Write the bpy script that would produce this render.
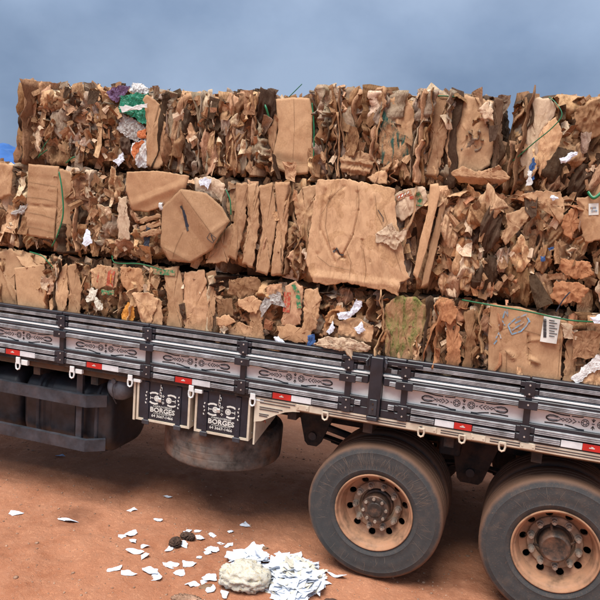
import bpy, math, random
import numpy as np
from mathutils import Vector, Matrix, Euler, noise as mnoise
R_ = math.radians
for o in list(bpy.data.objects): bpy.data.objects.remove(o)
scene = bpy.context.scene
col = scene.collection
random.seed(7); rng = np.random.default_rng(7)

# ------------------------------------------------------------------ camera
F_PX = 673.88
CAM = np.array([0.875, -4.802, 2.756]); YAW, PITCH, ROLL = 0.3175, -0.1351, 0.0728
fwd = np.array([-math.sin(YAW)*math.cos(PITCH), math.cos(YAW)*math.cos(PITCH), math.sin(PITCH)])
r0 = np.array([math.cos(YAW), math.sin(YAW), 0]); u0 = np.cross(r0, fwd)
rgt = r0*math.cos(ROLL)+u0*math.sin(ROLL); upv = -r0*math.sin(ROLL)+u0*math.cos(ROLL)
cam = bpy.data.cameras.new('camera'); cam_o = bpy.data.objects.new('camera', cam); col.objects.link(cam_o)
cam.sensor_width = 36; cam.sensor_fit = 'HORIZONTAL'; cam.lens = 36*F_PX/600
cam.clip_start = .05; cam.clip_end = 6000
m = Matrix.Identity(4)
for i in range(3): m[i][0] = rgt[i]; m[i][1] = upv[i]; m[i][2] = -fwd[i]; m[i][3] = CAM[i]
cam_o.matrix_world = m; scene.camera = cam_o
def at(px, py, Y=None, Z=None):          # a photograph point -> a point on the plane y=Y or z=Z
    d = fwd+rgt*(px-300)/F_PX-upv*(py-300)/F_PX
    t = (Y-CAM[1])/d[1] if Z is None else (Z-CAM[2])/d[2]
    return CAM+d*t

# ------------------------------------------------------------------ world, sun, exposure
SUN_EL, SUN_AZ = R_(64), R_(197)         # azimuth from +Y clockwise
w = bpy.data.worlds.new('World'); scene.world = w; w.use_nodes = True
nt = w.node_tree; nt.nodes.clear()
def N(t, typ, **kw):
    n = t.nodes.new(typ)
    for k, v in kw.items(): setattr(n, k, v)
    return n
out = N(nt, 'ShaderNodeOutputWorld')
sky = N(nt, 'ShaderNodeTexSky', sky_type='NISHITA', sun_disc=False)
sky.sun_elevation = SUN_EL; sky.sun_rotation = SUN_AZ; sky.air_density = 1.2; sky.dust_density = 1.5
b1 = N(nt, 'ShaderNodeBackground'); b1.inputs[1].default_value = .05
nt.links.new(sky.outputs[0], b1.inputs[0])
tc = N(nt, 'ShaderNodeTexCoord')
mp = N(nt, 'ShaderNodeMapping'); mp.inputs['Scale'].default_value = (1, 1, 1.4)
nt.links.new(tc.outputs['Generated'], mp.inputs[0])
nz = N(nt, 'ShaderNodeTexNoise'); nz.inputs['Scale'].default_value = 2.9; nz.inputs['Detail'].default_value = 6; nz.inputs['Roughness'].default_value = .52
nt.links.new(mp.outputs[0], nz.inputs['Vector'])
rp = N(nt, 'ShaderNodeValToRGB')
rp.color_ramp.elements[0].position = .36; rp.color_ramp.elements[0].color = (.098, .140, .218, 1)
rp.color_ramp.elements[1].position = .66; rp.color_ramp.elements[1].color = (.185, .238, .33, 1)
nt.links.new(nz.outputs['Fac'], rp.inputs[0])
# an overcast dome is brighter overhead than at the horizon (CIE overcast sky)
sp = N(nt, 'ShaderNodeSeparateXYZ'); nt.links.new(tc.outputs['Generated'], sp.inputs[0])
mr = N(nt, 'ShaderNodeMapRange'); mr.inputs[1].default_value = .2; mr.inputs[2].default_value = 1.0; mr.inputs[3].default_value = 1.0; mr.inputs[4].default_value = 2.35
nt.links.new(sp.outputs['Z'], mr.inputs[0])
b2 = N(nt, 'ShaderNodeBackground')
mzen = N(nt, 'ShaderNodeMapRange'); mzen.inputs[1].default_value = .25; mzen.inputs[2].default_value = .75; nt.links.new(sp.outputs['Z'], mzen.inputs[0])
cz = N(nt, 'ShaderNodeMix', data_type='RGBA'); nt.links.new(mzen.outputs[0], cz.inputs[0]); nt.links.new(rp.outputs[0], cz.inputs[6]); cz.inputs[7].default_value = (.27, .285, .31, 1)
nt.links.new(cz.outputs[2], b2.inputs[0]); nt.links.new(mr.outputs[0], b2.inputs[1])
mx = N(nt, 'ShaderNodeMixShader'); mx.inputs[0].default_value = .93
nt.links.new(b1.outputs[0], mx.inputs[1]); nt.links.new(b2.outputs[0], mx.inputs[2]); nt.links.new(mx.outputs[0], out.inputs[0])
sl = bpy.data.lights.new('sun', 'SUN'); sl.energy = 2.4; sl.angle = R_(34); sl.color = (1, .965, .91)
so = bpy.data.objects.new('sun', sl); col.objects.link(so)
sd = Vector((math.sin(SUN_AZ)*math.cos(SUN_EL), math.cos(SUN_AZ)*math.cos(SUN_EL), math.sin(SUN_EL)))
so.rotation_euler = sd.to_track_quat('Z', 'Y').to_euler(); so.location = (0, -6, 12)
scene.view_settings.view_transform = 'Standard'; scene.view_settings.look = 'None'
scene.view_settings.gamma = 1; scene.view_settings.use_curve_mapping = False
scene.view_settings.exposure = 1.0

# ------------------------------------------------------------------ noise
def vnoise(p, seed=0):
    p = np.asarray(p, float); i = np.floor(p).astype(np.int64); f = p-i; f = f*f*f*(f*(f*6-15)+10)
    def h(a, b, c):
        n = (a*374761393+b*668265263+c*1274126177+seed*974711) & 0x7fffffff
        n = ((n ^ (n >> 13))*1274126177) & 0x7fffffff
        return ((n ^ (n >> 16)) & 0xffff)/32767.5-1
    r = 0
    for dx in (0, 1):
        for dy in (0, 1):
            for dz in (0, 1):
                wgt = (f[..., 0] if dx else 1-f[..., 0])*(f[..., 1] if dy else 1-f[..., 1])*(f[..., 2] if dz else 1-f[..., 2])
                r = r+wgt*h(i[..., 0]+dx, i[..., 1]+dy, i[..., 2]+dz)
    return r
def fbm(p, oct=4, seed=0, gain=.5):
    p = np.asarray(p, float); s = 0; a = 1
    for k in range(oct): s = s+a*vnoise(p*(2**k), seed+k*17); a *= gain
    return s
def n2(x, z, sc, seed, oct=3, gain=.5):
    x = np.asarray(x, float); return fbm(np.stack([x*sc, np.asarray(z)*sc, np.zeros_like(x)+seed*.37], -1), oct, seed, gain)

# ------------------------------------------------------------------ materials
MATS = {}
def newmat(name):
    ma = bpy.data.materials.new(name); ma.use_nodes = True; t = ma.node_tree; t.nodes.clear()
    o = N(t, 'ShaderNodeOutputMaterial'); b = N(t, 'ShaderNodeBsdfPrincipled'); t.links.new(b.outputs[0], o.inputs[0])
    MATS[name] = ma; return ma, t, b
def noise_node(t, vec, scale, detail=4, rough=.55, dist=0):
    n = N(t, 'ShaderNodeTexNoise'); n.inputs['Scale'].default_value = scale; n.inputs['Detail'].default_value = detail
    n.inputs['Roughness'].default_value = rough; n.inputs['Distortion'].default_value = dist
    if vec is not None: t.links.new(vec, n.inputs['Vector'])
    return n.outputs['Fac']
def ramp(t, fac, a, b, c0=(0, 0, 0, 1), c1=(1, 1, 1, 1)):
    r = N(t, 'ShaderNodeValToRGB'); r.color_ramp.elements[0].position = a; r.color_ramp.elements[1].position = b
    r.color_ramp.elements[0].color = c0; r.color_ramp.elements[1].color = c1; t.links.new(fac, r.inputs[0]); return r.outputs[0]
def mixc(t, fac, a, b, mode='MIX'):
    n = N(t, 'ShaderNodeMix', data_type='RGBA', blend_type=mode)
    for s, v in ((n.inputs[0], fac), (n.inputs[6], a), (n.inputs[7], b)):
        if hasattr(v, 'is_linked'): t.links.new(v, s)
        elif isinstance(v, (int, float)): s.default_value = v
        else: s.default_value = (*v[:3], 1)
    return n.outputs[2]
def mth(t, op, a, b=None):
    n = N(t, 'ShaderNodeMath', operation=op)
    for s, v in zip(n.inputs, (a, b)):
        if v is None: continue
        if hasattr(v, 'is_linked'): t.links.new(v, s)
        else: s.default_value = v
    return n.outputs[0]
def bump(t, b, h, strength=.4, dist=.004):
    n = N(t, 'ShaderNodeBump'); n.inputs['Strength'].default_value = strength; n.inputs['Distance'].default_value = dist
    t.links.new(h, n.inputs['Height']); t.links.new(n.outputs[0], b.inputs['Normal'])
def rough_(b, v, spec=.3): b.inputs['Roughness'].default_value = v; b.inputs['Specular IOR Level'].default_value = spec
DUST = (.30, .135, .07)
def worldpos(t): return N(t, 'ShaderNodeNewGeometry').outputs['Position']

def mat_cardboard(name, stain=1.0, gloss=.85, rel=1.0, lines=1.0, attr=False):
    ma, t, b = newmat(name); oi = N(t, 'ShaderNodeObjectInfo'); colr = oi.outputs['Color']
    if attr: at_ = N(t, 'ShaderNodeAttribute'); at_.attribute_name = 'tone'; colr = at_.outputs['Color']
    va = N(t, 'ShaderNodeVectorMath', operation='SCALE'); cx = N(t, 'ShaderNodeCombineXYZ')
    for k in range(3): cx.inputs[k].default_value = (7.3, 3.1, 5.7)[k]
    t.links.new(cx.outputs[0], va.inputs[0]); t.links.new(oi.outputs['Random'], va.inputs['Scale'])
    ad = N(t, 'ShaderNodeVectorMath', operation='ADD'); t.links.new(worldpos(t), ad.inputs[0]); t.links.new(va.outputs[0], ad.inputs[1]); pos = ad.outputs[0]
    mpn = N(t, 'ShaderNodeMapping'); mpn.inputs['Scale'].default_value = (1, 1, .4); t.links.new(pos, mpn.inputs[0])
    big = noise_node(t, pos, 6, 2, .6); fine = noise_node(t, pos, 85, 2, .65); mid = noise_node(t, mpn.outputs[0], 17, 3, .62, .5)
    rid = mth(t, 'ABSOLUTE', mth(t, 'SUBTRACT', mid, .5)); ln = ramp(t, rid, .006, .04, (1, 1, 1, 1), (0, 0, 0, 1))
    mul = lambda f, a, c: mixc(t, f, a, mixc(t, 1.0, colr, c, 'MULTIPLY'))
    base = mixc(t, 1.0, colr, ramp(t, fine, .3, .75, (.86, .84, .82, 1), (1.12, 1.12, 1.12, 1)), 'MULTIPLY')
    base = mul(mth(t, 'MULTIPLY', ramp(t, big, .5, .68), .75*stain), base, (.52, .42, .34))        # damp, dirty areas
    base = mul(mth(t, 'MULTIPLY', ramp(t, big, .44, .36), .5*stain), base, (1.22, 1.27, 1.36))     # torn liner, paler inner ply
    base = mul(mth(t, 'MULTIPLY', ln, .46*lines), base, (.38, .30, .24))                            # crease shade painted into the colour, with some dirt
    t.links.new(base, b.inputs['Base Color']); rough_(b, gloss, .18)
    bump(t, b, mth(t, 'ADD', mth(t, 'MULTIPLY', rid, 2.4), mth(t, 'MULTIPLY', fine, .25)), .5*rel, .012)
    return ma
mat_cardboard('cardboard'); mat_cardboard('cardboard_clean', .85, .8, .5, .3); mat_cardboard('pressed_cardboard', 1.0, .85, .8, .8, True); mat_cardboard('cardboard_box', .55, .75, .2, .12); mat_cardboard('cardboard_old', 1.3, .85, .4, .5); mat_cardboard('cardboard_wad', 1.1, .85, .9, 1.0)
def mat_core():
    ma, t, b = newmat('core'); pos = worldpos(t)
    mpn = N(t, 'ShaderNodeMapping'); mpn.inputs['Scale'].default_value = (1, 1, .35); t.links.new(pos, mpn.inputs[0])
    a = noise_node(t, mpn.outputs[0], 28, 3, .65, .8)
    t.links.new(ramp(t, a, .3, .75, (.035, .02, .012, 1), (.27, .155, .088, 1)), b.inputs['Base Color']); rough_(b, .95, .1)  # near-black tones put the deep shade of the gaps into the colour
    bump(t, b, a, 1.0, .05)
mat_core()
def simple(name, c, r=.5, spec=.4, metal=0, dust=0., dscale=6, var=.12, bmp=0, bscale=60):
    ma, t, b = newmat(name); pos = worldpos(t)
    a = noise_node(t, pos, 9, 3, .65)
    base = mixc(t, 1.0, c, ramp(t, a, .3, .75, (1-var*2,)*3+(1,), (1+var,)*3+(1,)), 'MULTIPLY')
    if dust:
        d = noise_node(t, pos, dscale, 4, .7)
        base = mixc(t, mth(t, 'MULTIPLY', ramp(t, d, .42, .72), dust), base, DUST)
        f = noise_node(t, pos, 90, 2, .7)
        base = mixc(t, mth(t, 'MULTIPLY', ramp(t, f, .6, .72), dust*.5), base, (.33, .2, .13))
    t.links.new(base, b.inputs['Base Color']); rough_(b, r, spec); b.inputs['Metallic'].default_value = metal
    if bmp: bump(t, b, noise_node(t, pos, bscale, 4, .6), bmp, .003)
    return ma
simple('black_paint', (.018, .021, .030), .38, .5, 0, .03, 5, .25)
simple('box_black', (.02, .025, .038), .36, .45, 0, .02, 7, .25)
simple('chassis', (.018, .018, .019), .7, .3, 0, .25, 4, .3, .3)
simple('aluminium', (.46, .465, .48), .45, .5, .3, .10, 8, .3)
simple('rib_dark', (.03, .032, .04), .5, .4, 0, .15)
simple('white_paint', (.74, .75, .74), .4, .4, 0, .05, 4, .05)
simple('cream_paint', (.64, .56, .44), .5, .35, 0, .38, 5, .08)
simple('ornament_black', (.015, .015, .017), .5)
simple('print_white', (.7, .69, .64), .6, .3, 0, .05)
simple('red_reflector', (.52, .02, .018), .3, .5, 0, .06)
simple('white_reflector', (.68, .7, .72), .3, .5, 0, .08)
simple('tank_plastic', (.022, .024, .03), .42, .45, 0, .07, 5, .3, .25, 25)
simple('guard_metal', (.04, .045, .057), .45, .45, 0, .07, 6, .3, .2)
simple('steel_bolt', (.6, .6, .58), .4, .5, .6, .1)
simple('hub_steel', (.075, .06, .052), .5, .4, .3, .55, 9, .3, .4)
simple('nut_steel', (.42, .36, .30), .42, .5, .3, .25, 15, .3)
simple('rim_paint', (.45, .25, .15), .65, .25, 0, .7, 9, .3, .3)
simple('rim_disc', (.42, .3, .21), .5, .35, 0, .5, 12, .3, .2)
simple('spare_rubber', (.15, .128, .112), .85, .15, 0, .75, 2.6, .35, .5, 40)
simple('reservoir_paint', (.11, .125, .15), .5, .4, 0, .08, 6, .3)
simple('crease_shade', (.22, .125, .066), .9, .1)  # shade of the folds, painted as thin dark ribbons on the sheets
simple('scuff', (.20, .165, .14), .9, .1, 0, .3, 30)
simple('strap_green', (.012, .17, .07), .35, .5)
simple('wood_deck', (.11, .075, .05), .85, .2, 0, .3)
def mat_tyre(name, scratch, dust, tread=.85):
    ma, t, b = newmat(name); tc = N(t, 'ShaderNodeTexCoord'); s = N(t, 'ShaderNodeSeparateXYZ'); t.links.new(tc.outputs['Object'], s.inputs[0])
    x, y, z = s.outputs
    rad = mth(t, 'SQRT', mth(t, 'ADD', mth(t, 'MULTIPLY', x, x), mth(t, 'MULTIPLY', z, z)))
    ang = mth(t, 'ARCTAN2', z, x)
    cb = N(t, 'ShaderNodeCombineXYZ'); t.links.new(mth(t, 'MULTIPLY', ang, 5.), cb.inputs[0]); t.links.new(mth(t, 'MULTIPLY', rad, 4.5), cb.inputs[1])
    n = noise_node(t, cb.outputs[0], 2.2, 1, .5, .4)
    line = ramp(t, mth(t, 'ABSOLUTE', mth(t, 'SUBTRACT', n, .5)), .004, .013, (1, 1, 1, 1), (0, 0, 0, 1))
    cb2 = N(t, 'ShaderNodeCombineXYZ'); t.links.new(mth(t, 'MULTIPLY', ang, 8.), cb2.inputs[0]); t.links.new(mth(t, 'MULTIPLY', rad, 5.), cb2.inputs[1]); cb2.inputs[2].default_value = 4.2
    nb = noise_node(t, cb2.outputs[0], 2.0, 1, .5, .5)
    lineb = ramp(t, mth(t, 'ABSOLUTE', mth(t, 'SUBTRACT', nb, .53)), .003, .010, (1, 1, 1, 1), (0, 0, 0, 1))
    msk = ramp(t, noise_node(t, tc.outputs['Object'], 3.0, 2, .6), .5, .6)
    ln = mth(t, 'MULTIPLY', mth(t, 'MAXIMUM', line, lineb), msk)
    d = noise_node(t, tc.outputs['Object'], 9, 7, .7)
    fine = noise_node(t, tc.outputs['Object'], 90, 4, .7)
    base = mixc(t, d, (.030, .031, .033), (.068, .066, .065))
    tr = ramp(t, mth(t, 'ADD', rad, mth(t, 'MULTIPLY', mth(t, 'SUBTRACT', d, .5), .035)), .492, .516)
    base = mixc(t, mth(t, 'MULTIPLY', tr, tread), base, (.17, .09, .055))
    base = mixc(t, mth(t, 'MULTIPLY', ramp(t, fine, .57, .7), dust), base, (.24, .14, .095))
    base = mixc(t, mth(t, 'MULTIPLY', ramp(t, d, .5, .75), dust*1.2), base, (.13, .085, .06))
    base = mixc(t, mth(t, 'MULTIPLY', ln, scratch), base, (.33, .27, .22))
    t.links.new(base, b.inputs['Base Color']); rough_(b, .72, .28)
    bump(t, b, mth(t, 'ADD', fine, mth(t, 'MULTIPLY', d, 2)), .25, .004)
mat_tyre('tyre_scuffed', .0, .28); mat_tyre('tyre_plain', .0, .38); mat_tyre('tyre_dusty', .0, .55, .28)
def mat_paper(name, c, rough=.7):
    ma, t, b = newmat(name); pos = worldpos(t)
    a = noise_node(t, pos, 25, 4, .6)
    t.links.new(mixc(t, 1.0, c, ramp(t, a, .3, .8, (.84, .84, .85, 1), (1.05, 1.05, 1.05, 1)), 'MULTIPLY'), b.inputs['Base Color']); rough_(b, rough, .3)
    bump(t, b, a, .4, .006)
mat_paper('paper_white', (.74, .79, .88)); mat_paper('paper_cream', (.66, .61, .5)); mat_paper('paper_blue', (.35, .48, .72))
mat_paper('bag_green', (.02, .19, .11), .4); mat_paper('bag_white', (.72, .72, .7), .35); mat_paper('bag_orange', (.55, .17, .06), .45); mat_paper('bag_purple', (.13, .07, .15), .55)
mat_paper('bag_grey', (.4, .37, .34), .5); mat_paper('bag_blue', (.04, .10, .26), .45); mat_paper('bag_dark', (.03, .035, .05), .4)
def mat_print(name, c):                  # worn ink on kraft board
    ma, t, b = newmat(name); pos = worldpos(t); a = noise_node(t, pos, 38, 4, .7)
    t.links.new(mixc(t, ramp(t, a, .46, .6), c, (.42, .26, .15)), b.inputs['Base Color']); rough_(b, .8, .2); bump(t, b, a, .3, .006)
mat_print('print_red', (.40, .075, .045)); mat_print('print_green', (.04, .19, .085)); mat_print('print_blue', (.19, .34, .47)); mat_paper('tarp_blue', (.02, .11, .36), .45)
mat_paper('orange_card', (.62, .27, .05)); mat_paper('ink', (.06, .055, .055)); mat_paper('teal_stain', (.05, .14, .17))
def mat_moss(name, a0, a1, lo, hi):
    ma, t, b = newmat(name); pos = worldpos(t)
    mpn = N(t, 'ShaderNodeMapping'); mpn.inputs['Scale'].default_value = (1, 1, .35); t.links.new(pos, mpn.inputs[0])
    a = noise_node(t, mpn.outputs[0], 16, 5, .7, .8); f = noise_node(t, pos, 60, 4, .7)
    base = mixc(t, ramp(t, f, .35, .7), (.44, .26, .14), (.24, .13, .07))
    base = mixc(t, ramp(t, a, lo, hi), base, mixc(t, ramp(t, f, .35, .65), a0, a1))
    t.links.new(base, b.inputs['Base Color']); rough_(b, .9, .1); bump(t, b, a, .8, .015)
mat_moss('mossy_cardboard', (.045, .06, .012), (.30, .28, .10), .44, .6); mat_moss('teal_cardboard', (.012, .05, .045), (.06, .13, .10), .47, .58)
def mat_soil():
    ma, t, b = newmat('red_soil'); pos = worldpos(t)
    big = noise_node(t, pos, 1.1, 3, .6); mid = noise_node(t, pos, 6, 5, .72); fine = noise_node(t, pos, 30, 4, .72); grit = noise_node(t, pos, 160, 2, .7)
    base = mixc(t, ramp(t, big, .36, .64), (.34, .13, .065), (.52, .235, .13))
    base = mixc(t, mth(t, 'MULTIPLY', ramp(t, mid, .4, .68), .7), base, (.52, .255, .15))
    base = mixc(t, mth(t, 'MULTIPLY', ramp(t, fine, .55, .75), .45), base, (.58, .34, .23))
    base = mixc(t, mth(t, 'MULTIPLY', ramp(t, fine, .42, .28), .4), base, (.28, .11, .06))
    base = mixc(t, mth(t, 'MULTIPLY', ramp(t, grit, .62, .75), .22), base, (.12, .06, .04))
    # damp oily stain and a few smaller ones
    for cx, cy, rr, st in ((-2.55, -.14, .26, .65), (-1.2, .25, .4, .45), (-3.3, .6, .35, .4), (-1.9, .75, .5, .5), (.62, .2, .35, .5), (-3.0, -.9, .4, .3)):
        g = N(t, 'ShaderNodeVectorMath', operation='DISTANCE'); t.links.new(pos, g.inputs[0]); g.inputs[1].default_value = (cx, cy, 0)
        dd = mth(t, 'ADD', g.outputs['Value'], mth(t, 'MULTIPLY', mth(t, 'SUBTRACT', mid, .5), rr*1.6))
        base = mixc(t, mth(t, 'MULTIPLY', ramp(t, dd, 0, rr, (1, 1, 1, 1), (0, 0, 0, 1)), st), base, (.13, .055, .032))
    t.links.new(base, b.inputs['Base Color']); rough_(b, .92, .15)
    h = mth(t, 'ADD', mth(t, 'MULTIPLY', mid, 1.2), mth(t, 'ADD', mth(t, 'MULTIPLY', fine, .7), mth(t, 'MULTIPLY', grit, .25)))
    bump(t, b, h, .7, .028)
mat_soil()
simple('stone', (.42, .26, .18), .9, .1, 0, .4, 20, .3, .5, 50)
def mat_soggy():
    ma, t, b = newmat('soggy_paper'); pos = worldpos(t); a = noise_node(t, pos, 14, 4, .7); f = noise_node(t, pos, 70, 4, .75)
    base = mixc(t, ramp(t, a, .4, .62), (.62, .56, .42), (.55, .45, .28)); base = mixc(t, mth(t, 'MULTIPLY', ramp(t, f, .55, .7), .6), base, (.25, .17, .11)); base = mixc(t, mth(t, 'MULTIPLY', ramp(t, f, .45, .3), .7), base, (.62, .61, .56))
    t.links.new(base, b.inputs['Base Color']); rough_(b, .85, .2); bump(t, b, f, .8, .012)
mat_soggy()
simple('dark_clod', (.06, .042, .035), .9, .1, 0, .2)

# ------------------------------------------------------------------ mesh helpers
def mk(name, v, f, mat=None, parent=None, loc=None, smooth=False):
    me = bpy.data.meshes.new(name); me.from_pydata([tuple(map(float, q)) for q in v], [], f); me.update()
    if smooth: me.polygons.foreach_set('use_smooth', [True]*len(me.polygons))
    if mat: me.materials.append(MATS[mat])
    return link(name, me, parent, loc)
def link(name, me, parent=None, loc=None):
    o = bpy.data.objects.new(name, me); col.objects.link(o)
    if parent is not None: o.parent = parent
    if loc is not None: o.location = loc
    return o
def empty(name, loc, label, cat, group=None):
    o = bpy.data.objects.new(name, None); col.objects.link(o); o.location = loc; o.empty_display_size = .1
    tag(o, label, cat, group); return o
def tag(o, label=None, cat=None, group=None, kind=None):
    if label: o['label'] = label
    if cat: o['category'] = cat
    if group: o['group'] = group
    if kind: o['kind'] = kind
    return o
class MB:
    def __init__(s): s.v = []; s.f = []
    def add(s, v, f): k = len(s.v); s.v += [tuple(map(float, q)) for q in v]; s.f += [tuple(i+k for i in q) for q in f]; return s
    def box(s, x0, x1, y0, y1, z0, z1, c=0.0):
        if c <= 0:
            return s.add([(x0, y0, z0), (x1, y0, z0), (x1, y1, z0), (x0, y1, z0), (x0, y0, z1), (x1, y0, z1), (x1, y1, z1), (x0, y1, z1)],
                [(0, 3, 2, 1), (4, 5, 6, 7), (0, 1, 5, 4), (1, 2, 6, 5), (2, 3, 7, 6), (3, 0, 4, 7)])
        # chamfered box: octagonal section in yz, chamfered ends
        def sec(x, d): return [(x, y0+c+d, z0+d), (x, y1-c-d, z0+d), (x, y1-d, z0+c+d), (x, y1-d, z1-c-d), (x, y1-c-d, z1-d), (x, y0+c+d, z1-d), (x, y0+d, z1-c-d), (x, y0+d, z0+c+d)]
        k = c*.6; vs = sec(x0, k)+sec(x0+c, 0)+sec(x1-c, 0)+sec(x1, k); fs = [tuple(range(8))[::1]]
        for a in range(3):
            for i in range(8): j = (i+1) % 8; fs.append((a*8+i, (a+1)*8+i, (a+1)*8+j, a*8+j))
        fs.append(tuple(range(31, 23, -1))); return s.add(vs, fs)
    def prism(s, pts, x0, x1):       # yz outline swept along x
        n = len(pts); s.add([(x0, y, z) for y, z in pts]+[(x1, y, z) for y, z in pts], [tuple(range(n)), tuple(range(2*n-1, n-1, -1))]+[(i, n+i, n+(i+1) % n, (i+1) % n) for i in range(n)]); return s
    def plate(s, pts, y0, y1):       # xz outline swept along y
        n = len(pts); s.add([(x, y0, z) for x, z in pts]+[(x, y1, z) for x, z in pts], [tuple(range(n-1, -1, -1)), tuple(range(n, 2*n))]+[(i, (i+1) % n, n+(i+1) % n, n+i) for i in range(n)]); return s
    def cyl(s, c, ax, r, h, n=16, r2=None, r_in=0):
        ax = Vector(ax).normalized(); q = ax.to_track_quat('Z', 'Y'); r2 = r if r2 is None else r2
        vs = []
        for k, rr in ((0, r), (h, r2)):
            for i in range(n): a = 2*math.pi*i/n; vs.append(Vector(c)+q @ Vector((rr*math.cos(a), rr*math.sin(a), k)))
        return s.add(vs, [tuple(range(n-1, -1, -1)), tuple(range(n, 2*n))]+[(i, (i+1) % n, n+(i+1) % n, n+i) for i in range(n)])
    def tube(s, pts, r, n=8, flat=1.0):
        pts = [Vector(p) for p in pts]; k = len(s.v); vs = []; fs = []; nrm = None
        for i, p in enumerate(pts):
            t = (pts[min(i+1, len(pts)-1)]-pts[max(i-1, 0)]).normalized()
            if nrm is None: nrm = t.orthogonal().normalized()
            nrm = (nrm-t*nrm.dot(t)).normalized(); bn = t.cross(nrm)
            for a in range(n):
                an = 2*math.pi*a/n; vs.append(p+nrm*(r*math.cos(an))+bn*(r*flat*math.sin(an)))
        for i in range(len(pts)-1):
            for a in range(n): fs.append((i*n+a, i*n+(a+1) % n, (i+1)*n+(a+1) % n, (i+1)*n+a))
        fs += [tuple(range(n-1, -1, -1)), tuple((len(pts)-1)*n+a for a in range(n))]
        return s.add(vs, fs)
    def lathe(s, prof, n=64, c=(0, 0, 0)):      # (radius, y) profile round the y axis
        vs = []; k = len(prof)
        for i in range(n):
            a = 2*math.pi*i/n; ca, sa = math.cos(a), math.sin(a)
            vs += [(c[0]+r*ca, c[1]+y, c[2]+r*sa) for r, y in prof]
        fs = [(i*k+j, i*k+j+1, ((i+1) % n)*k+j+1, ((i+1) % n)*k+j) for i in range(n) for j in range(k-1)]
        return s.add(vs, fs)
    def stroke(s, pts, wd, y, th=.002):         # flat painted line on an xz plane, facing -y
        pts = [Vector((p[0], 0, p[1])) for p in pts]; L = []; Rr = []
        closed = (pts[0]-pts[-1]).length < 1e-5
        for i, p in enumerate(pts):
            a = pts[i-1] if i else (pts[-2] if closed else pts[0]); b = pts[i+1] if i < len(pts)-1 else (pts[1] if closed else pts[-1])
            t = (b-a).normalized(); nn = Vector((-t.z, 0, t.x))*wd*.5
            L.append(p+nn); Rr.append(p-nn)
        n = len(pts)
        vs = [(q.x, y-th, q.z) for q in L]+[(q.x, y-th, q.z) for q in Rr]+[(q.x, y, q.z) for q in L]+[(q.x, y, q.z) for q in Rr]
        fs = []
        for i in range(n-1): fs += [(i, i+1, n+i+1, n+i), (2*n+i, 2*n+i+1, i+1, i), (n+i, n+i+1, 3*n+i+1, 3*n+i)]
        return s.add(vs, fs)
    def build(s, name, mat, parent=None, loc=None, smooth=False, angle=None):
        o = mk(name, s.v, s.f, mat, parent, loc, smooth or angle is not None)
        if angle is not None:
            me = o.data; me.update()
            import bmesh
            bm = bmesh.new(); bm.from_mesh(me); bmesh.ops.recalc_face_normals(bm, faces=bm.faces)
            for e in bm.edges:
                if len(e.link_faces) == 2 and e.calc_face_angle(0) > R_(angle): e.smooth = False
            bm.to_mesh(me); bm.free()
        return o
def arc(cx, cz, rx, rz, a0, a1, n=10): return [(cx+rx*math.cos(R_(a0+(a1-a0)*i/n)), cz+rz*math.sin(R_(a0+(a1-a0)*i/n))) for i in range(n+1)]
def text_mesh(name, body, size, loc, mat, parent, sx=1.0, bold=0.0, ext=.0012, rot=0.0):
    cu = bpy.data.curves.new(name, 'FONT'); cu.body = body; cu.size = size; cu.align_x = 'CENTER'; cu.align_y = 'CENTER'; cu.extrude = ext; cu.offset = bold; cu.resolution_u = 2
    to = bpy.data.objects.new('tmp_text', cu); col.objects.link(to)
    me = bpy.data.meshes.new_from_object(to.evaluated_get(bpy.context.evaluated_depsgraph_get()))
    bpy.data.objects.remove(to); bpy.data.curves.remove(cu)
    me.materials.clear(); me.materials.append(MATS[mat])
    o = link(name, me, parent, loc); o.rotation_euler = Euler((R_(90), 0, 0)); o.scale = (sx, 1, 1)
    if rot: o.rotation_euler = (Matrix.Rotation(rot, 3, 'Y') @ Matrix.Rotation(R_(90), 3, 'X')).to_euler()
    return o

# ------------------------------------------------------------------ ground
def ground():
    def axis(a, b, step, far):
        xs = list(np.arange(a, b+1e-6, step)); s = step
        while xs[-1] < far: s *= 1.35; xs.append(xs[-1]+s)
        s = step
        while xs[0] > -far: s *= 1.35; xs.insert(0, xs[0]-s)
        return np.array(xs)
    xs = axis(-5.2, 2.6, .024, 2500); ys = axis(-1.8, 2.2, .022, 2500)
    X, Y = np.meshgrid(xs, ys); Z = gheight(X, Y)
    nx, ny = len(xs), len(ys); v = np.stack([X.ravel(), Y.ravel(), Z.ravel()], 1)
    idx = np.arange(nx*ny).reshape(ny, nx)
    f = np.stack([idx[:-1, :-1].ravel(), idx[:-1, 1:].ravel(), idx[1:, 1:].ravel(), idx[1:, :-1].ravel()], 1)
    me = bpy.data.meshes.new('ground'); me.vertices.add(len(v)); me.vertices.foreach_set('co', v.ravel())
    me.loops.add(f.size); me.loops.foreach_set('vertex_index', f.ravel()); me.polygons.add(len(f)); me.polygons.foreach_set('loop_start', np.arange(0, f.size, 4))
    me.polygons.foreach_set('use_smooth', np.ones(len(f), bool)); me.update(calc_edges=True); me.materials.append(MATS['red_soil'])
    o = link('ground', me); tag(o, 'reddish brown dirt yard with pebbles and tyre tracks', kind='structure'); return o
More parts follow.
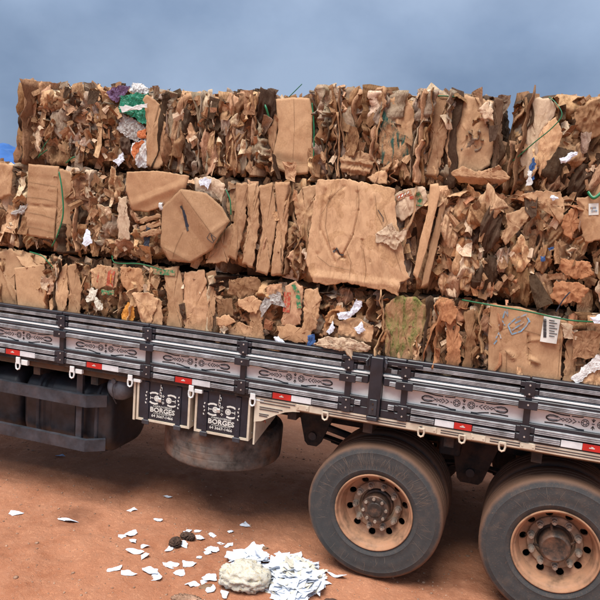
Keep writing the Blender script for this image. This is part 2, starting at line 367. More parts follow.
def gheight(X, Y):
    X = np.asarray(X, float); Y = np.asarray(Y, float)
    near = np.exp(-((X+1)**2+(Y)**2)/120)
    h = n2(X, Y, .8, 3, 3)*.03+n2(X, Y, 4, 5, 4, .55)*.013+np.maximum(0, n2(X, Y, 22, 9, 2))*.006
    # tyre track with a lugged imprint running past the paper
    d = np.abs(Y-.33-.05*np.sin(X*1.3)); tr = np.clip(1-d/.2, 0, 1)**.5
    lug = (np.sin((X+np.abs(Y-.33)*1.2)*2*np.pi/.085) > .1)*.007
    h = h-tr*.02+np.where(d < .15, lug*(X < -.7)*np.clip(n2(X, Y, 2, 21, 2)+.55, 0, 1), 0)
    return (h*near)-.012
ground()
def gz(x, y): return float(gheight(np.array([x]), np.array([y]))[0])

def stone_mesh(mb, c, r, sd):
    ico = [(0, 0, 1), (.89, 0, .45), (.28, .85, .45), (-.72, .53, .45), (-.72, -.53, .45), (.28, -.85, .45), (.72, .53, -.45), (-.28, .85, -.45), (-.89, 0, -.45), (-.28, -.85, -.45), (.72, -.53, -.45), (0, 0, -1)]
    fc = [(0, 1, 2), (0, 2, 3), (0, 3, 4), (0, 4, 5), (0, 5, 1), (1, 6, 2), (2, 7, 3), (3, 8, 4), (4, 9, 5), (5, 10, 1), (2, 6, 7), (3, 7, 8), (4, 8, 9), (5, 9, 10), (1, 10, 6), (11, 7, 6), (11, 8, 7), (11, 9, 8), (11, 10, 9), (11, 6, 10)]
    rr = random.Random(sd); sx, sy, sz = rr.uniform(.7, 1.3), rr.uniform(.7, 1.3), rr.uniform(.4, .8); a = rr.uniform(0, 6.3); ca, sa = math.cos(a), math.sin(a)
    vs = []
    for p in ico:
        k = r*rr.uniform(.75, 1.15); x, y, z = p[0]*sx*k, p[1]*sy*k, p[2]*sz*k; vs.append((c[0]+x*ca-y*sa, c[1]+x*sa+y*ca, c[2]+z))
    mb.add(vs, fc)
peb = MB(); pr = random.Random(5)
pc = []
for i in range(3200):
    x = pr.uniform(-4.6, 2.4); y = pr.uniform(-1.7, 2.6); pc.append((x, y))
pz = gheight(np.array([p[0] for p in pc]), np.array([p[1] for p in pc]))
for i, (x, y) in enumerate(pc):
    r = .004+.008*pr.random()**2.5+(.012*pr.random() if pr.random() < .03 else 0)
    stone_mesh(peb, (x, y, pz[i]+r*.15), r, i)
tag(peb.build('pebbles', 'stone', smooth=True), 'small reddish pebbles and grit scattered over the dirt', kind='stuff')

# ------------------------------------------------------------------ the truck
truck = empty('flatbed_truck', (0, 1.25, 0), 'white and black flatbed truck with drop sides carrying stacked cardboard bales', 'truck')
TB = Vector((0, -1.25, 0))               # truck space -> world
def tp(mb, name, mat, parent=truck, **k):
    loc = TB if parent is truck else None
    return mb.build(name, mat, parent, loc, **k)
Yf = -.06
POSTS = [-5.16, -4.489, -3.644, -2.799, -1.954, -1.109, -.264, .156, 1.001, 1.846, 2.56]
def ribbed(mb, x0, x1, z0, z1, y):
    h = z1-z0; pts = [(y+.012, z1), (y+.012, z0)]; z = z0
    for k in range(3):
        a = z0+h*(k/3+.04); b = z0+h*((k+1)/3-.1)
        pts += [(y, a), (y-.005, a+h*.04), (y-.005, b-h*.04), (y, b)] if k == 0 else [(y+.003, a-h*.05), (y, a), (y-.005, a+h*.04), (y-.005, b-h*.04), (y, b)]
        if k < 2: pts.append((y+.003, b+h*.04))
    mb.prism(pts, x0, x1)
def mirror_x(pts, c): return [(2*c-x, z) for x, z in pts]
def ornament_mb(xa, xb, y, zc, half=None):
    mb = MB(); W = .74; H = .05; c = (xa+xb)/2
    def T(p): return (p[0]*W, zc+p[1]*H)
    L = []
    L.append(([(-.41, .98), (-.34, .80), (-.27, .66), (-.20, .66)], .0075)); L.append(([(-.185, .66), (-.13, .66), (-.085, .74)], .006))
    L.append(([(-.41, -.72), (-.33, -.66), (-.25, -.68)], .0075)); L.append(([(-.235, -.66), (-.18, -.78), (-.12, -.98), (-.07, -.98)], .0075))
    pill = [(-.30, .30), (-.34, .42), (-.375, .38), (-.40, .12), (-.40, -.12), (-.375, -.36), (-.34, -.40), (-.30, -.28)]
    L.append((pill, .0065)); L.append(([(x*.93-.022+.0, z*.55) for x, z in pill], .003))
    L.append(([(-.30, .30), (-.27, .05), (-.30, -.28)], .004))
    for x, r in ((-.255, .12), (-.222, .14)): L.append(([(x-.014, 0), (x, r*1.6), (x+.014, 0), (x, -r*1.6), (x-.014, 0)], .004))
    for x in (-.19, -.155): L.append(([(x-.016, .3), (x+.012, 0), (x-.016, -.3)], .005))
    L.append(([(-.125, .06), (-.115, -.06)], .006))
    cx = -.068
    L.append((arc(cx, 0, .032, .48, 0, 360, 16), .0035)); L.append((arc(cx, 0, .017, .25, 0, 360, 12), .0035))
    for a in range(0, 360, 60): L.append(([(cx+.017*math.cos(R_(a)), .25*math.sin(R_(a))), (cx+.032*math.cos(R_(a)), .48*math.sin(R_(a)))], .003))
    S = []
    for pts, wd in L:
        S.append(([T(p) for p in pts], wd)); S.append(([T((-p[0], -p[1] if len(pts) < 5 and 0 else p[1])) for p in pts], wd))
    for sg in (1, -1):
        S.append(([T(p) for p in [(-.014, .62*sg), (0, .25*sg), (.014, .62*sg)]], .005)); S.append(([T((0, .3*sg)), T((0, .78*sg))], .005))
    S.append(([T((-.012, 0)), T((.012, 0))], .005))
    for pts, wd in S:
        if half == 'l':   pts = [(p[0]+.40*W+xa+.035, p[1]) for p in pts]
        elif half == 'r': pts = [(p[0]-.40*W+xb-.035, p[1]) for p in pts]
        else: pts = [(p[0]+c, p[1]) for p in pts]
        if half == 'l' and max(p[0] for p in pts) > xb-.012: continue
        if half == 'r' and min(p[0] for p in pts) < xa+.012: continue
        mb.stroke(pts, wd, y, .0015)
    return mb
def drop_side(xa, xb, refl=None, half=None):
    a, b = xa+.028, xb-.028
    bd = tp(MB().box(a-.02, b+.02, Yf+.030, Yf+.046, 1.395, 1.612), 'drop_side', 'white_paint')
    T = lambda mb, n, mt: mb.build(n, mt, bd)
    T(MB().box(a-.028+.002, b+.026, Yf-.004, Yf+.046, 1.712, 1.738, .006), 'top_rail', 'black_paint')
    T(MB().box(a-.025, b+.025, Yf+.012, Yf+.040, 1.668, 1.7105, .003), 'rail', 'black_paint')
    T(MB().box(a-.025, b+.025, Yf+.012, Yf+.040, 1.616, 1.658, .003), 'rail', 'black_paint')
    T(MB().box(a-.012, b+.012, Yf-.018, Yf+.029, 1.527, 1.588, .006), 'rail', 'black_paint')
    T(MB().box(a-.02, b+.02, Yf+.0, Yf+.029, 1.345, 1.418, .004), 'rail', 'black_paint')
    T(MB().box(a-.02, b+.02, Yf+.0, Yf+.046, 1.283, 1.3435, .004), 'rail', 'black_paint')
    T(MB().box(a-.02, b+.02, Yf-.002, Yf+.029, 1.5925, 1.6065, .002), 'trim_strip', 'white_paint')
    ins = .035
    def slat(x0, x1, z0, z1, y):
        mb = MB(); ribbed(mb, x0, x1, z0, z1, y); T(mb, 'slat', 'aluminium')
    slat(a+ins, b-ins, 1.676, 1.706, Yf+.004); slat(a+ins, b-ins, 1.622, 1.652, Yf+.004); slat(a+ins, b-ins, 1.535, 1.567, Yf-.027)
    slat(a+ins, b-ins, 1.353, 1.391, Yf-.010)
    if refl:
        W = xb-xa; x1, x2, x3 = xa+W*refl[0], xa+W*refl[1], xa+W*refl[2]
        slat(a+ins, x1-.006, 1.299, 1.337, Yf-.010); slat(x3+.006, b-ins, 1.299, 1.337, Yf-.010)
        c1, c2 = ('red_reflector', 'white_reflector') if refl[3] == 'rw' else ('white_reflector', 'red_reflector')
        T(MB().box(x1, x2-.001, Yf-.007, Yf-.001, 1.294, 1.342, .002), 'reflector', c1); T(MB().box(x2+.001, x3, Yf-.007, Yf-.001, 1.294, 1.342, .002), 'reflector', c2)
        rx = (x1+x2)/2 if refl[3] == 'rw' else (x2+x3)/2
        lg = MB(); lg.box(rx-.02, rx+.015, Yf-.0085, Yf-.0075, 1.314, 1.320); lg.box(rx-.008, rx+.006, Yf-.0085, Yf-.0075, 1.322, 1.327); T(lg, 'reflector_mark', 'print_white')
    elif not half: slat(a+ins, b-ins, 1.299, 1.337, Yf-.010)
    zc = 1.472
    om = ornament_mb(a, b, Yf+.0285, zc, half); T(om, 'ornament', 'ornament_black')
    return bd
rl = (.31, .49, .68, 'rw'); rr_ = (.28, .44, .585, 'wr')
for xa, xb in zip(POSTS[0:6], POSTS[1:7]): drop_side(xa, xb, rl)
drop_side(-.264, -.054-.04, None, 'l'); drop_side(-.054+.04, .156, None, 'r')
drop_side(.156, 1.001, rr_); drop_side(1.001, 1.846, rr_); drop_side(1.846, 2.56, rr_)
def side_post(x):
    p = tp(MB().box(x-.022, x+.022, Yf-.004, Yf+.06, 1.280, 1.7115, .005), 'side_post', 'black_paint')
    for z0, z1, hw, y in ((1.608, 1.709, .034, Yf-.014), (1.668, 1.704, .062, Yf-.006), (1.618, 1.655, .055, Yf-.006), (1.520, 1.580, .062, Yf-.034), (1.288, 1.400, .034, Yf-.014), (1.352, 1.394, .060, Yf-.008), (1.297, 1.338, .056, Yf-.008)):
        MB().box(x-hw, x+hw, y, y+.016, z0, z1, .003).build('post_plate', 'black_paint', p)
    for z, y in ((1.684, Yf-.014), (1.6229, Yf-.014), (1.552, Yf-.034), (1.3801, Yf-.014), (1.322, Yf-.014)):
        MB().cyl((x, y-.004, z), (0, 1, 0), .0065, .006, 8).build('bolt', 'steel_bolt', p)
    return p
for x in POSTS: side_post(x)
mp_ = tp(MB().box(-.054-.046, -.054+.046, Yf-.032, Yf+.06, 1.262, 1.732, .006), 'centre_post', 'black_paint')
MB().box(-.083, -.027, Yf-.044, Yf-.033, 1.30, 1.42, .004).build('latch_plate', 'guard_metal', mp_)
MB().box(-.093, -.017, Yf-.05, Yf-.033, 1.262, 1.292, .004).build('latch_foot', 'guard_metal', mp_)
for z in (1.39, 1.35): MB().cyl((-.055, Yf-.049, z), (0, 1, 0), .007, .005, 8).build('bolt', 'chassis', mp_)
for sgn in (-1, 1):
    MB().box(-.054+sgn*.062-.012, -.054+sgn*.062+.012, Yf-.026, Yf+.02, 1.66, 1.735, .004).build('latch', 'black_paint', mp_)
    MB().tube([(-.054+sgn*.062, Yf-.03, 1.72), (-.054+sgn*.075, Yf-.05, 1.70), (-.054+sgn*.07, Yf-.045, 1.665), (-.054+sgn*.064, Yf-.032, 1.65)], .007, 6).build('latch_handle', 'guard_metal', mp_)
MB().box(-.264-.05, -.054-.05, Yf-.024, Yf-.005, 1.690, 1.716, .004).build('latch_bar', 'black_paint', mp_); MB().box(-.054+.05, .156+.12, Yf-.024, Yf-.015, 1.690, 1.716, .004).build('latch_bar', 'black_paint', mp_)

# deck, cream edge rail, arch skirt
tp(MB().box(-5.2, 2.6, -.012, 2.51, 1.205, 1.270), 'deck', 'wood_deck')
er = MB(); er.prism([(-.058, 1.282), (-.058, 1.232), (-.05, 1.225), (-.014, 1.225), (-.014, 1.282)], -.62, 2.6); ed = tp(er, 'edge_rail', 'cream_paint')
tp(MB().box(-5.2, -1.0, -.052, -.014, 1.262, 1.2815), 'edge_rail', 'chassis')
def groove(x0, x1, z0, z1=None, h=.006):
    mb = MB(); z1 = z0 if z1 is None else z1
    mb.plate([(x0, z0), (x1, z1), (x1, z1+h), (x0, z0+h)], -.0605, -.0585); return mb
for x0, x1 in ((-.44, .19), (.29, .33), (.44, .60), (.78, 1.0), (1.05, 1.8)):
    for z in (1.262, 1.245): groove(x0, x1, z).build('groove', 'rib_dark', ed)
ap = [(-.992, 1.281), (-.992, 1.080)]+[(-.93, 1.095), (-.87, 1.128), (-.81, 1.165), (-.74, 1.197), (-.68, 1.212), (-.622, 1.218), (-.622, 1.281)]
sk = tp(MB().plate(ap, -.056, -.040), 'arch_skirt', 'cream_paint')
for x0, x1, z in ((-.95, -.66, 1.262), (-.95, -.70, 1.240), (-.95, -.76, 1.205), (-.95, -.79, 1.188), (-.95, -.87, 1.150), (-.95, -.88, 1.135)): groove(x0, x1, z).build('groove', 'rib_dark', sk)
for x in (-.60, .36, .70, 1.03):
    MB().box(x-.05, x+.05, -.066, -.059, 1.236, 1.279, .002).build('hook_plate', 'cream_paint', ed)
    for q in (-.035, .035): MB().cyl((x+q, -.070, 1.258), (0, 1, 0), .006, .005, 8).build('bolt', 'cream_paint', ed)
# mudguard plate facing backwards
mg = MB(); mg.prism([(-.03, 1.224), (-.03, .885), (.05, .905), (.42, .985), (.46, 1.03), (.46, 1.224)], -1.0, -.986)
mgo = tp(mg, 'mudguard', 'cream_paint')
st_ = MB()
for pts in ([(.14, 1.02), (.2, 1.07), (.16, 1.11)], [(.12, 1.08), (.19, 1.0)], [(.22, 1.12), (.18, 1.04)], [(.1, 1.04), (.22, 1.05)]):
    st_.tube([(-.985, p[0], p[1]) for p in pts], .006, 5, .5)
st_.build('mudguard_mark', 'print_red', mgo)
# rope hooks hanging below the deck edge
def rope_hook(x, z, mat, y=-.07, tall=.05):
    h = MB(); h.box(x-.021, x+.021, y-.006, y+.006, z+.02, z+.02+tall, .002); hk = tp(h, 'rope_hook', mat)
    lp = [(x-.019, y, z+.03), (x-.021, y, z), (x-.016, y-.002, z-.022), (x, y-.004, z-.03), (x+.016, y-.002, z-.022), (x+.021, y, z), (x+.019, y, z+.03)]
    MB().tube(lp, .0075, 6).build('hook_loop', mat, hk)
    return hk
for px, py, mt in ((18, 366, 'white_paint'), (72, 374.5, 'white_paint'), (130, 383, 'white_paint'), (191, 394, 'white_paint'), (252.5, 402, 'white_paint'), (325, 416, 'cream_paint'), (421, 432.5, 'cream_paint'), (462, 439, 'cream_paint'), (502, 447, 'cream_paint')):
    p = at(px, py, -.07); h = rope_hook(p[0], p[2], mt, tall=max(.05, 1.282-p[2]-.02) if mt == 'white_paint' else 1.262-p[2]-.02)
    if mt == 'white_paint': MB().box(p[0]+.022, p[0]+.09, -.060, -.03, p[2]+.012, 1.2615, .003).build('hook_bracket', mt, h)

# tool boxes
def tool_box(x0, x1, z0):
    z1 = 1.262; b = tp(MB().box(x0, x1, -.006, .46, z0, z1, .006), 'tool_box', 'cream_paint')
    fr = MB(); t = .018
    fr.box(x0, x0+t, -.034, -.007, z0, z1); fr.box(x1-t, x1, -.034, -.007, z0, z1); fr.box(x0+t+.0005, x1-t-.0005, -.034, -.007, z0, z0+t); fr.build('door_frame', 'cream_paint', b)
    MB().box(x0+t+.003, x1-t-.003, -.028, -.0075, z0+t+.003, z1-.004, .004).build('door', 'box_black', b)
    W = x1-x0; c = (x0+x1)/2
    for fx in (.185, .785):
        x = x0+W*fx; MB().box(x-.022, x+.022, -.038, -.0285, z0-.012, z1-.012, .003).build('hinge_strap', 'box_black', b)
        MB().box(x-.032, x+.032, -.046, -.0345, z0-.026, z0+.012, .004).build('hinge_foot', 'guard_metal', b)
        MB().cyl((x, -.041, z0+.07), (0, 1, 0), .005, .004, 8).build('bolt', 'guard_metal', b)
    ch = MB(); zt = z1-.01
    for k in range(5):
        a = k % 2; zz = zt-.025-k*.022; cx = c-.025+.006*math.sin(k*2.1)
        ch.tube([(cx+(.009 if a else .004)*math.cos(q*math.pi/4), -.035-(.004 if a else .009)*math.cos(q*math.pi/4)*.5, zz+.015*math.sin(q*math.pi/4)) for q in range(9)], .003, 5)
    ch.build('chain', 'steel_bolt', b); MB().box(c-.045, c-.015, -.044, -.029, zt-.16, zt-.125, .005).build('padlock', 'steel_bolt', b)
    # white motif: two rosettes held by claws, a small cross between, and the lettering
    y = -.0283; d = MB(); mz = z0+.205
    for sx in (-1, 1):
        fx = c+sx*.056-.006
        d.stroke(arc(fx, mz, .021, .021, 0, 360, 14), .008, y); d.stroke(arc(fx, mz, .007, .007, 0, 360, 8), .012, y)
        for a in range(0, 360, 45): d.stroke([(fx+.010*math.cos(R_(a)), mz+.010*math.sin(R_(a))), (fx+.018*math.cos(R_(a)), mz+.018*math.sin(R_(a)))], .004, y-.0003)
        for s in (-1, 1): d.stroke([(fx-sx*.012, mz+s*.040), (fx+sx*.015, mz+s*.047), (fx+sx*.045, mz+s*.044), (fx+sx*.066, mz+s*.034)], .014, y)
        d.stroke([(fx+sx*.03, mz), (fx+sx*.058, mz)], .006, y); d.stroke([(fx+sx*.06, mz-.014), (fx+sx*.06, mz+.014)], .005, y)
        for k, q in enumerate((-.045, -.015, .015, .045)): d.stroke([(fx+sx*.094, mz+q-.007), (fx+sx*.094+(.006 if k % 2 else -.006), mz+q+.007)], .009, -.0385)
    for q in (-.028, .028):
        d.stroke([(c-.004-.012, mz+q), (c-.004+.012, mz+q)], .006, y); d.stroke([(c-.004, mz+q-.012), (c-.004, mz+q+.012)], .006, y)
    d.stroke([(c-.012, mz), (c+.004, mz)], .004, y)
    d.build('painted_motif', 'print_white', b)
    text_mesh('lettering', 'CARROCERIAS', .020, (c-.006, -.0295, z0+.139), 'print_white', b, 1.35)
    text_mesh('lettering', 'BORGES', .056, (c-.006, -.0295, z0+.105), 'print_white', b, 1.12, .0016)
    text_mesh('lettering', 'CARROCERIAS', .010, (c-.006, -.0295, z0+.078), 'print_white', b, 2.6)
    text_mesh('lettering', '64 3667-1466', .032, (c-.006, -.0295, z0+.055), 'print_white', b, 1.12, .0006)
    MB().cyl((x1-.001, .03, z0+.05), (1, 0, 0), .008, .006, 8).build('bolt', 'steel_bolt', b)
tool_box(-2.057, -1.562, .912); tool_box(-1.517, -1.036, .905)

# fuel tanks behind the side guards
def rr_sec(y0, y1, z0, z1, r, n=6):
    pts = []
    for cy, cz, a0 in ((y1-r, z1-r, 0), (y0+r, z1-r, 90), (y0+r, z0+r, 180), (y1-r, z0+r, 270)):
        pts += [(cy+r*math.cos(R_(a0+90*i/n)), cz+r*math.sin(R_(a0+90*i/n))) for i in range(n+1)]
    return pts
def tank(x0, x1, y0, y1, z0, z1, r, ribs):
    xs = []; x = x0
    st = [(x0, .07), (x0+.012, .03), (x0+.045, .004), (x0+.07, 0)]
    for q in ribs: st += [(q-.045, 0), (q-.03, .014), (q-.008, .016), (q+.008, .016), (q+.03, .014), (q+.045, 0)]
    st += [(x1-.07, 0), (x1-.045, .004), (x1-.012, .03), (x1, .07)]
    mb = MB(); n = len(rr_sec(y0, y1, z0, z1, r)); vs = []
    for x, d in st: vs += [(x, y, z) for y, z in rr_sec(y0+d, y1-d, z0+d, z1-d, r)]
    fs = [tuple(range(n)), tuple((len(st)-1)*n+i for i in range(n))[::-1]]
    for a in range(len(st)-1): fs += [(a*n+i, (a+1)*n+i, (a+1)*n+(i+1) % n, a*n+(i+1) % n) for i in range(n)]
    mb.add(vs, fs); return mb
t1 = tp(tank(-3.34, -2.40, .10, .74, .47, 1.10, .17, (-3.06, -2.72)), 'fuel_tank', 'tank_plastic', angle=35)
t2 = tp(tank(-4.60, -3.38, .10, .74, .47, 1.10, .17, (-4.2, -3.7)), 'fuel_tank', 'tank_plastic', angle=35)
cp = MB(); cp.cyl((-3.22, .24, 1.075), (0, -.25, 1), .058, .05, 18, .052); cp.cyl((-3.22, .23, 1.12), (0, -.25, 1), .03, .02, 12); cp.build('filler_cap', 'tank_plastic', t1, angle=35)
for x, t in ((-3.15, t1), (-2.53, t1), (-3.9, t2)):
    MB().tube([(x, y, z) for y, z in rr_sec(.092, .748, .462, 1.108, .175)[0:]]+[(x, .748, .93)], .010, 6, 2.2).build('tank_strap', 'guard_metal', t)
for z0, z1 in ((.925, 1.03), (.528, .632)):
    g = MB(); pth = [(-5.0, -.03), (-2.56, -.03), (-2.42, .075)]
    pin = [(-5.0, .012), (-2.575, .012), (-2.447, .108)]
    n = 3; vs = [(x, y, z0) for x, y in pth]+[(x, y, z0) for x, y in pin]+[(x, y, z1) for x, y in pth]+[(x, y, z1) for x, y in pin]
    fs = [(0, 1, 7, 6), (1, 2, 8, 7), (3, 9, 10, 4), (4, 10, 11, 5), (6, 7, 10, 9), (7, 8, 11, 10), (0, 3, 4, 1), (1, 4, 5, 2), (2, 5, 11, 8), (0, 6, 9, 3)]
    tp(g.add(vs, fs), 'side_guard', 'guard_metal')
for x in (-2.66, -3.9): tp(MB().box(x-.03, x+.03, .013, .05, .53, 1.2615, .004), 'guard_bracket', 'guard_metal')
# air reservoir, its round end facing out
ar = MB(); ar.lathe([(0, 0), (.045, .006), (.08, .022), (.105, .05), (.118, .09), (.12, .12), (.12, .62), (.1, .68), (0, .70)], 32, (-2.30, .0, 1.125)); aro = tp(ar, 'air_reservoir', 'reservoir_paint', angle=40)
MB().cyl((-2.30, -.02, 1.195), (0, 1, 0), .022, .05, 10).build('valve', 'guard_metal', aro); MB().tube([(-2.30, -.015, 1.19), (-2.305, -.02, 1.12), (-2.30, -.005, 1.04), (-2.295, .03, .99)], .005, 6).build('drain_hose', 'guard_metal', aro)
tp(MB().box(-2.095, -2.075, -.03, .05, .90, 1.2615, .003), 'box_bracket', 'cream_paint')

# wheels
def tyre_prof(gd=.5175):
    h = [(.296, .014), (.305, .004), (.330, -.006), (.338, -.0095), (.345, -.0065), (.385, -.013), (.43, -.014), (.462, -.009), (.468, -.0105), (.476, -.006), (.500, .001), (.514, .009), (.521, .022), (.5225, .045)]
    md = []
    for g in (.092, .147, .202): md += [(.5235, g-.011), (.5235, g-.007), (gd, g-.006), (gd, g+.006), (.5235, g+.007), (.5235, g+.011)]
    back = [(r, .294-y) for r, y in h[::-1]]
    return h+md+back+[(.296, .014)]
def rim_mesh():
    mb = MB()
    mb.lathe([(.297, .020), (.300, .006), (.2995, -.004), (.294, -.007), (.287, -.004), (.283, .006), (.279, .022), (.266, .034), (.258, .06), (.252, .10), (.246, .128)], 64)
    n = 10; A = 2*math.pi/n
    for k in range(n):
        c = (k+.5)*A
        def P(u, v):           # u,v in -1..1 -> sector of the dished disc
            r = .2185+v*.0275; y = .128+(.246-r)/.055*.034
            return ((r*math.cos(c+u*A/2)), y, r*math.sin(c+u*A/2))
        sq = [(-1, -1), (-.5, -1), (0, -1), (.5, -1), (1, -1), (1, -.5), (1, 0), (1, .5), (1, 1), (.5, 1), (0, 1), (-.5, 1), (-1, 1), (-1, .5), (-1, 0), (-1, -.5)]
        vs = [P(*q) for q in sq]; ho = []; hi = []
        for q in sq:
            a = math.atan2(q[1], q[0]); p = P(.0+math.cos(a)*.40, math.sin(a)*.92); ho.append(p); hi.append((p[0]*.995, p[1]+.018, p[2]*.995))
        vs += ho+hi; m_ = 16
        mb.add(vs, [(i, (i+1) % m_, m_+(i+1) % m_, m_+i) for i in range(m_)]+[(m_+i, m_+(i+1) % m_, 2*m_+(i+1) % m_, 2*m_+i) for i in range(m_)])
    return mb
TYRE = {}
def wheel(x, y, flip, tm, face=None, turn=0.):
    w_ = rim_mesh().build('wheel', 'rim_paint', truck, Vector((x, y, .520))+TB, angle=30)
    if flip: w_.rotation_euler = (0, 0, math.pi)
    w_.rotation_euler.y = turn
    if tm not in TYRE:
        t = MB(); pr_ = tyre_prof(); t.lathe(pr_, 96)
        v = np.array(t.v); rr = np.hypot(v[:, 0], v[:, 2]); TYRE[tm] = (v, t.f)
        o = t.build('tyre', tm, w_, angle=40); TYRE[tm] = o.data
    else: link('tyre', TYRE[tm], w_)
    pl = MB(); pl.lathe([(.192, .162), (.190, .146), (.184, .142), (.140, .142), (.138, .160), (.128, .175), (.0, .18)], 40); pl.build('wheel_disc', 'rim_disc', w_, angle=30)
    if face is None: return w_
    sm = MB(); q = random.Random(int(x*10)+3); pr_ = tyre_prof()[:13]; rs = [p[0] for p in pr_]; ys = [p[1] for p in pr_]
    for k in range(120 if face == 'bolted' else 26):          # pale scuff marks on the sidewall
        a = q.choice((R_(q.uniform(40, 150)), R_(q.uniform(-25, 200)), R_(q.uniform(0, 360)))); r0_ = q.uniform(.325, .40); L_ = q.uniform(.03, .13); dr = q.gauss(0, .05); cv = q.gauss(0, .04); v = []; f = []; wd = q.uniform(.0004, .0008)
        for i in range(7):
            t_ = i/6; r = min(r0_+L_*t_, .485); an = a-turn+dr*t_+cv*t_*t_; y_ = float(np.interp(r, rs, ys))-.0012; ta = (-math.sin(an), math.cos(an)); c_ = (r*math.cos(an), r*math.sin(an)); w1 = wd*(1-abs(2*t_-1)**3)+.0002
            v += [(c_[0]+ta[0]*w1, y_, c_[1]+ta[1]*w1), (c_[0]-ta[0]*w1, y_, c_[1]-ta[1]*w1)]
        sm.add(v, [(2*i, 2*i+1, 2*i+3, 2*i+2) for i in range(6)])
    o_ = sm.build('scuff_marks', 'scuff', w_); o_['kind'] = 'stuff'
    for k in range(10):
        a = 2*math.pi*(k+.25)/10; cx, cz = .166*math.cos(a), .166*math.sin(a)
        nb = MB(); nb.cyl((cx, .141, cz), (0, -1, 0), .027, .008, 14); nb.cyl((cx, .133, cz), (0, -1, 0), .0205, .034, 6); nb.cyl((cx, .099, cz), (0, -1, 0), .012, .018, 8); nb.build('wheel_nut', 'nut_steel', w_)
    hb = MB()
    if face == 'bolted':
        hb.lathe([(.125, .175), (.118, .16), (.106, .155), (.104, .075), (.108, .07), (.108, .058), (.103, .054), (.060, .052), (.055, .046), (.048, .044), (.03, .046), (0, .046)], 36)
    else: hb.lathe([(.125, .175), (.112, .165), (.108, .12), (.106, .06), (.100, .046), (.088, .040), (.078, .043), (.07, .046), (0, .047)], 36)
    hub = hb.build('hub', 'hub_steel', w_, angle=30)
    if face == 'bolted':
        for k in range(8):
            a = 2*math.pi*(k+.3)/8; MB().cyl((.088*math.cos(a), .054, .088*math.sin(a)), (0, -1, 0), .0125, .016, 6).build('hub_bolt', 'nut_steel', w_)
    else:
        for k in range(4):
            a = 2*math.pi*(k+.4)/4; r1 = MB(); d = Vector((math.cos(a), 0, math.sin(a))); r1.tube([tuple(d*.104+Vector((0, .10, 0))), tuple(d*.142+Vector((0, .142, 0)))], .009, 5); r1.build('hub_rib', 'hub_steel', w_)
    return w_
AX = (0.0, 1.297)
wheel(AX[0], 0, False, 'tyre_scuffed', 'bolted', .1); wheel(AX[1], 0, False, 'tyre_plain', 'cap', .35)
for x in AX:
    wheel(x, .642, True, 'tyre_plain', None, .4); wheel(x, 1.85, False, 'tyre_plain'); wheel(x, 2.5, True, 'tyre_plain')
    tp(MB().cyl((x, .3, .52), (0, 1, 0), .085, 1.9, 16), 'axle', 'chassis')
    df = MB(); df.lathe([(0, -.2), (.1, -.18), (.19, -.1), (.22, 0), (.19, .1), (.1, .18), (0, .2)], 20, (x, 1.25, .53)); tp(df, 'differential', 'chassis', smooth=True)
# spare wheel slung flat under the deck
spm = MB(); pz_ = tyre_prof(.523); spm.lathe(pz_, 80)
sp_rim = MB(); sp_rim.lathe([(.297, .02), (.29, .0), (.27, .03), (.25, .1), (.24, .15), (0, .16)], 40)
spr = sp_rim.build('spare_wheel', 'rim_paint', truck, Vector((-1.505, .555, .855))+TB, smooth=True); spr.rotation_euler = (R_(-90), R_(2.0), 0)
spm.build('tyre', 'spare_rubber', spr, angle=40)
tp(MB().box(-1.54, -1.47, .53, .60, .70, 1.204), 'spare_carrier', 'chassis')
# chassis, cross members, springs, hangers
for y in (.78, 1.64):
    c = MB(); c.box(-5.2, 2.6, y, y+.012, .90, 1.13); c.box(-5.2, 2.6, y+.0125, y+.08, .90, .912); c.box(-5.2, 2.6, y+.0125, y+.08, 1.118, 1.13); tp(c, 'chassis_rail', 'chassis')
for x in np.arange(-4.9, 2.5, .6): tp(MB().box(x-.035, x+.035, 0.0, 2.5, 1.131, 1.204), 'cross_member', 'chassis')
for y in (.68, 1.76):
    for k in range(2):
        sg = MB()
        for q in range(6):
            L = .62-.07*q; pts = [(AX[k]+L*(t/5-1), .72-.022*q+.06*((t/5-1)**2)) for t in range(11)]
            for i in range(10):
                (xa, za), (xb, zb) = pts[i], pts[i+1]; sg.add([(xa, y, za), (xb, y, zb), (xb, y+.08, zb), (xa, y+.08, za), (xa, y, za+.019), (xb, y, zb+.019), (xb, y+.08, zb+.019), (xa, y+.08, za+.019)], [(0, 1, 5, 4), (4, 5, 6, 7), (3, 2, 1, 0), (2, 3, 7, 6)])
        tp(sg, 'leaf_spring', 'chassis')
def hanger(x, w0, w1, zb, y):
    pts = [(x-w0, 1.13), (x-w1, zb+.03), (x-w1+.03, zb), (x+w1-.03, zb), (x+w1, zb+.03), (x+w0, 1.0), (x+w0, 1.13)]
    h = tp(MB().plate(pts, y, y+.05), 'spring_hanger', 'chassis')
    MB().cyl((x, y-.016, zb+.09), (0, 1, 0), .035, .015, 14).build('pivot_pin', 'rib_dark', h)
hanger(-.70, .17, .07, .72, .62); hanger(.645, .20, .10, .66, .60); hanger(2.0, .17, .07, .72, .62)
tp(MB().box(.40, .56, .40, .55, .93, 1.10, .01), 'valve_box', 'chassis'); tp(MB().cyl((-.55, .55, .93), (1, .2, -.28), .03, .5, 10), 'damper', 'chassis')
tp(MB().box(2.585, 2.625, -.05, 2.51, 1.272, 1.735, .006), 'tailboard', 'black_paint'); tp(MB().box(-5.24, -5.20, -.05, 2.51, 1.272, 1.735, .006), 'headboard', 'black_paint')
fe = MB().box(-5.2, 2.6, 2.512, 2.56, 1.20, 1.735); tp(fe, 'far_side', 'black_paint')

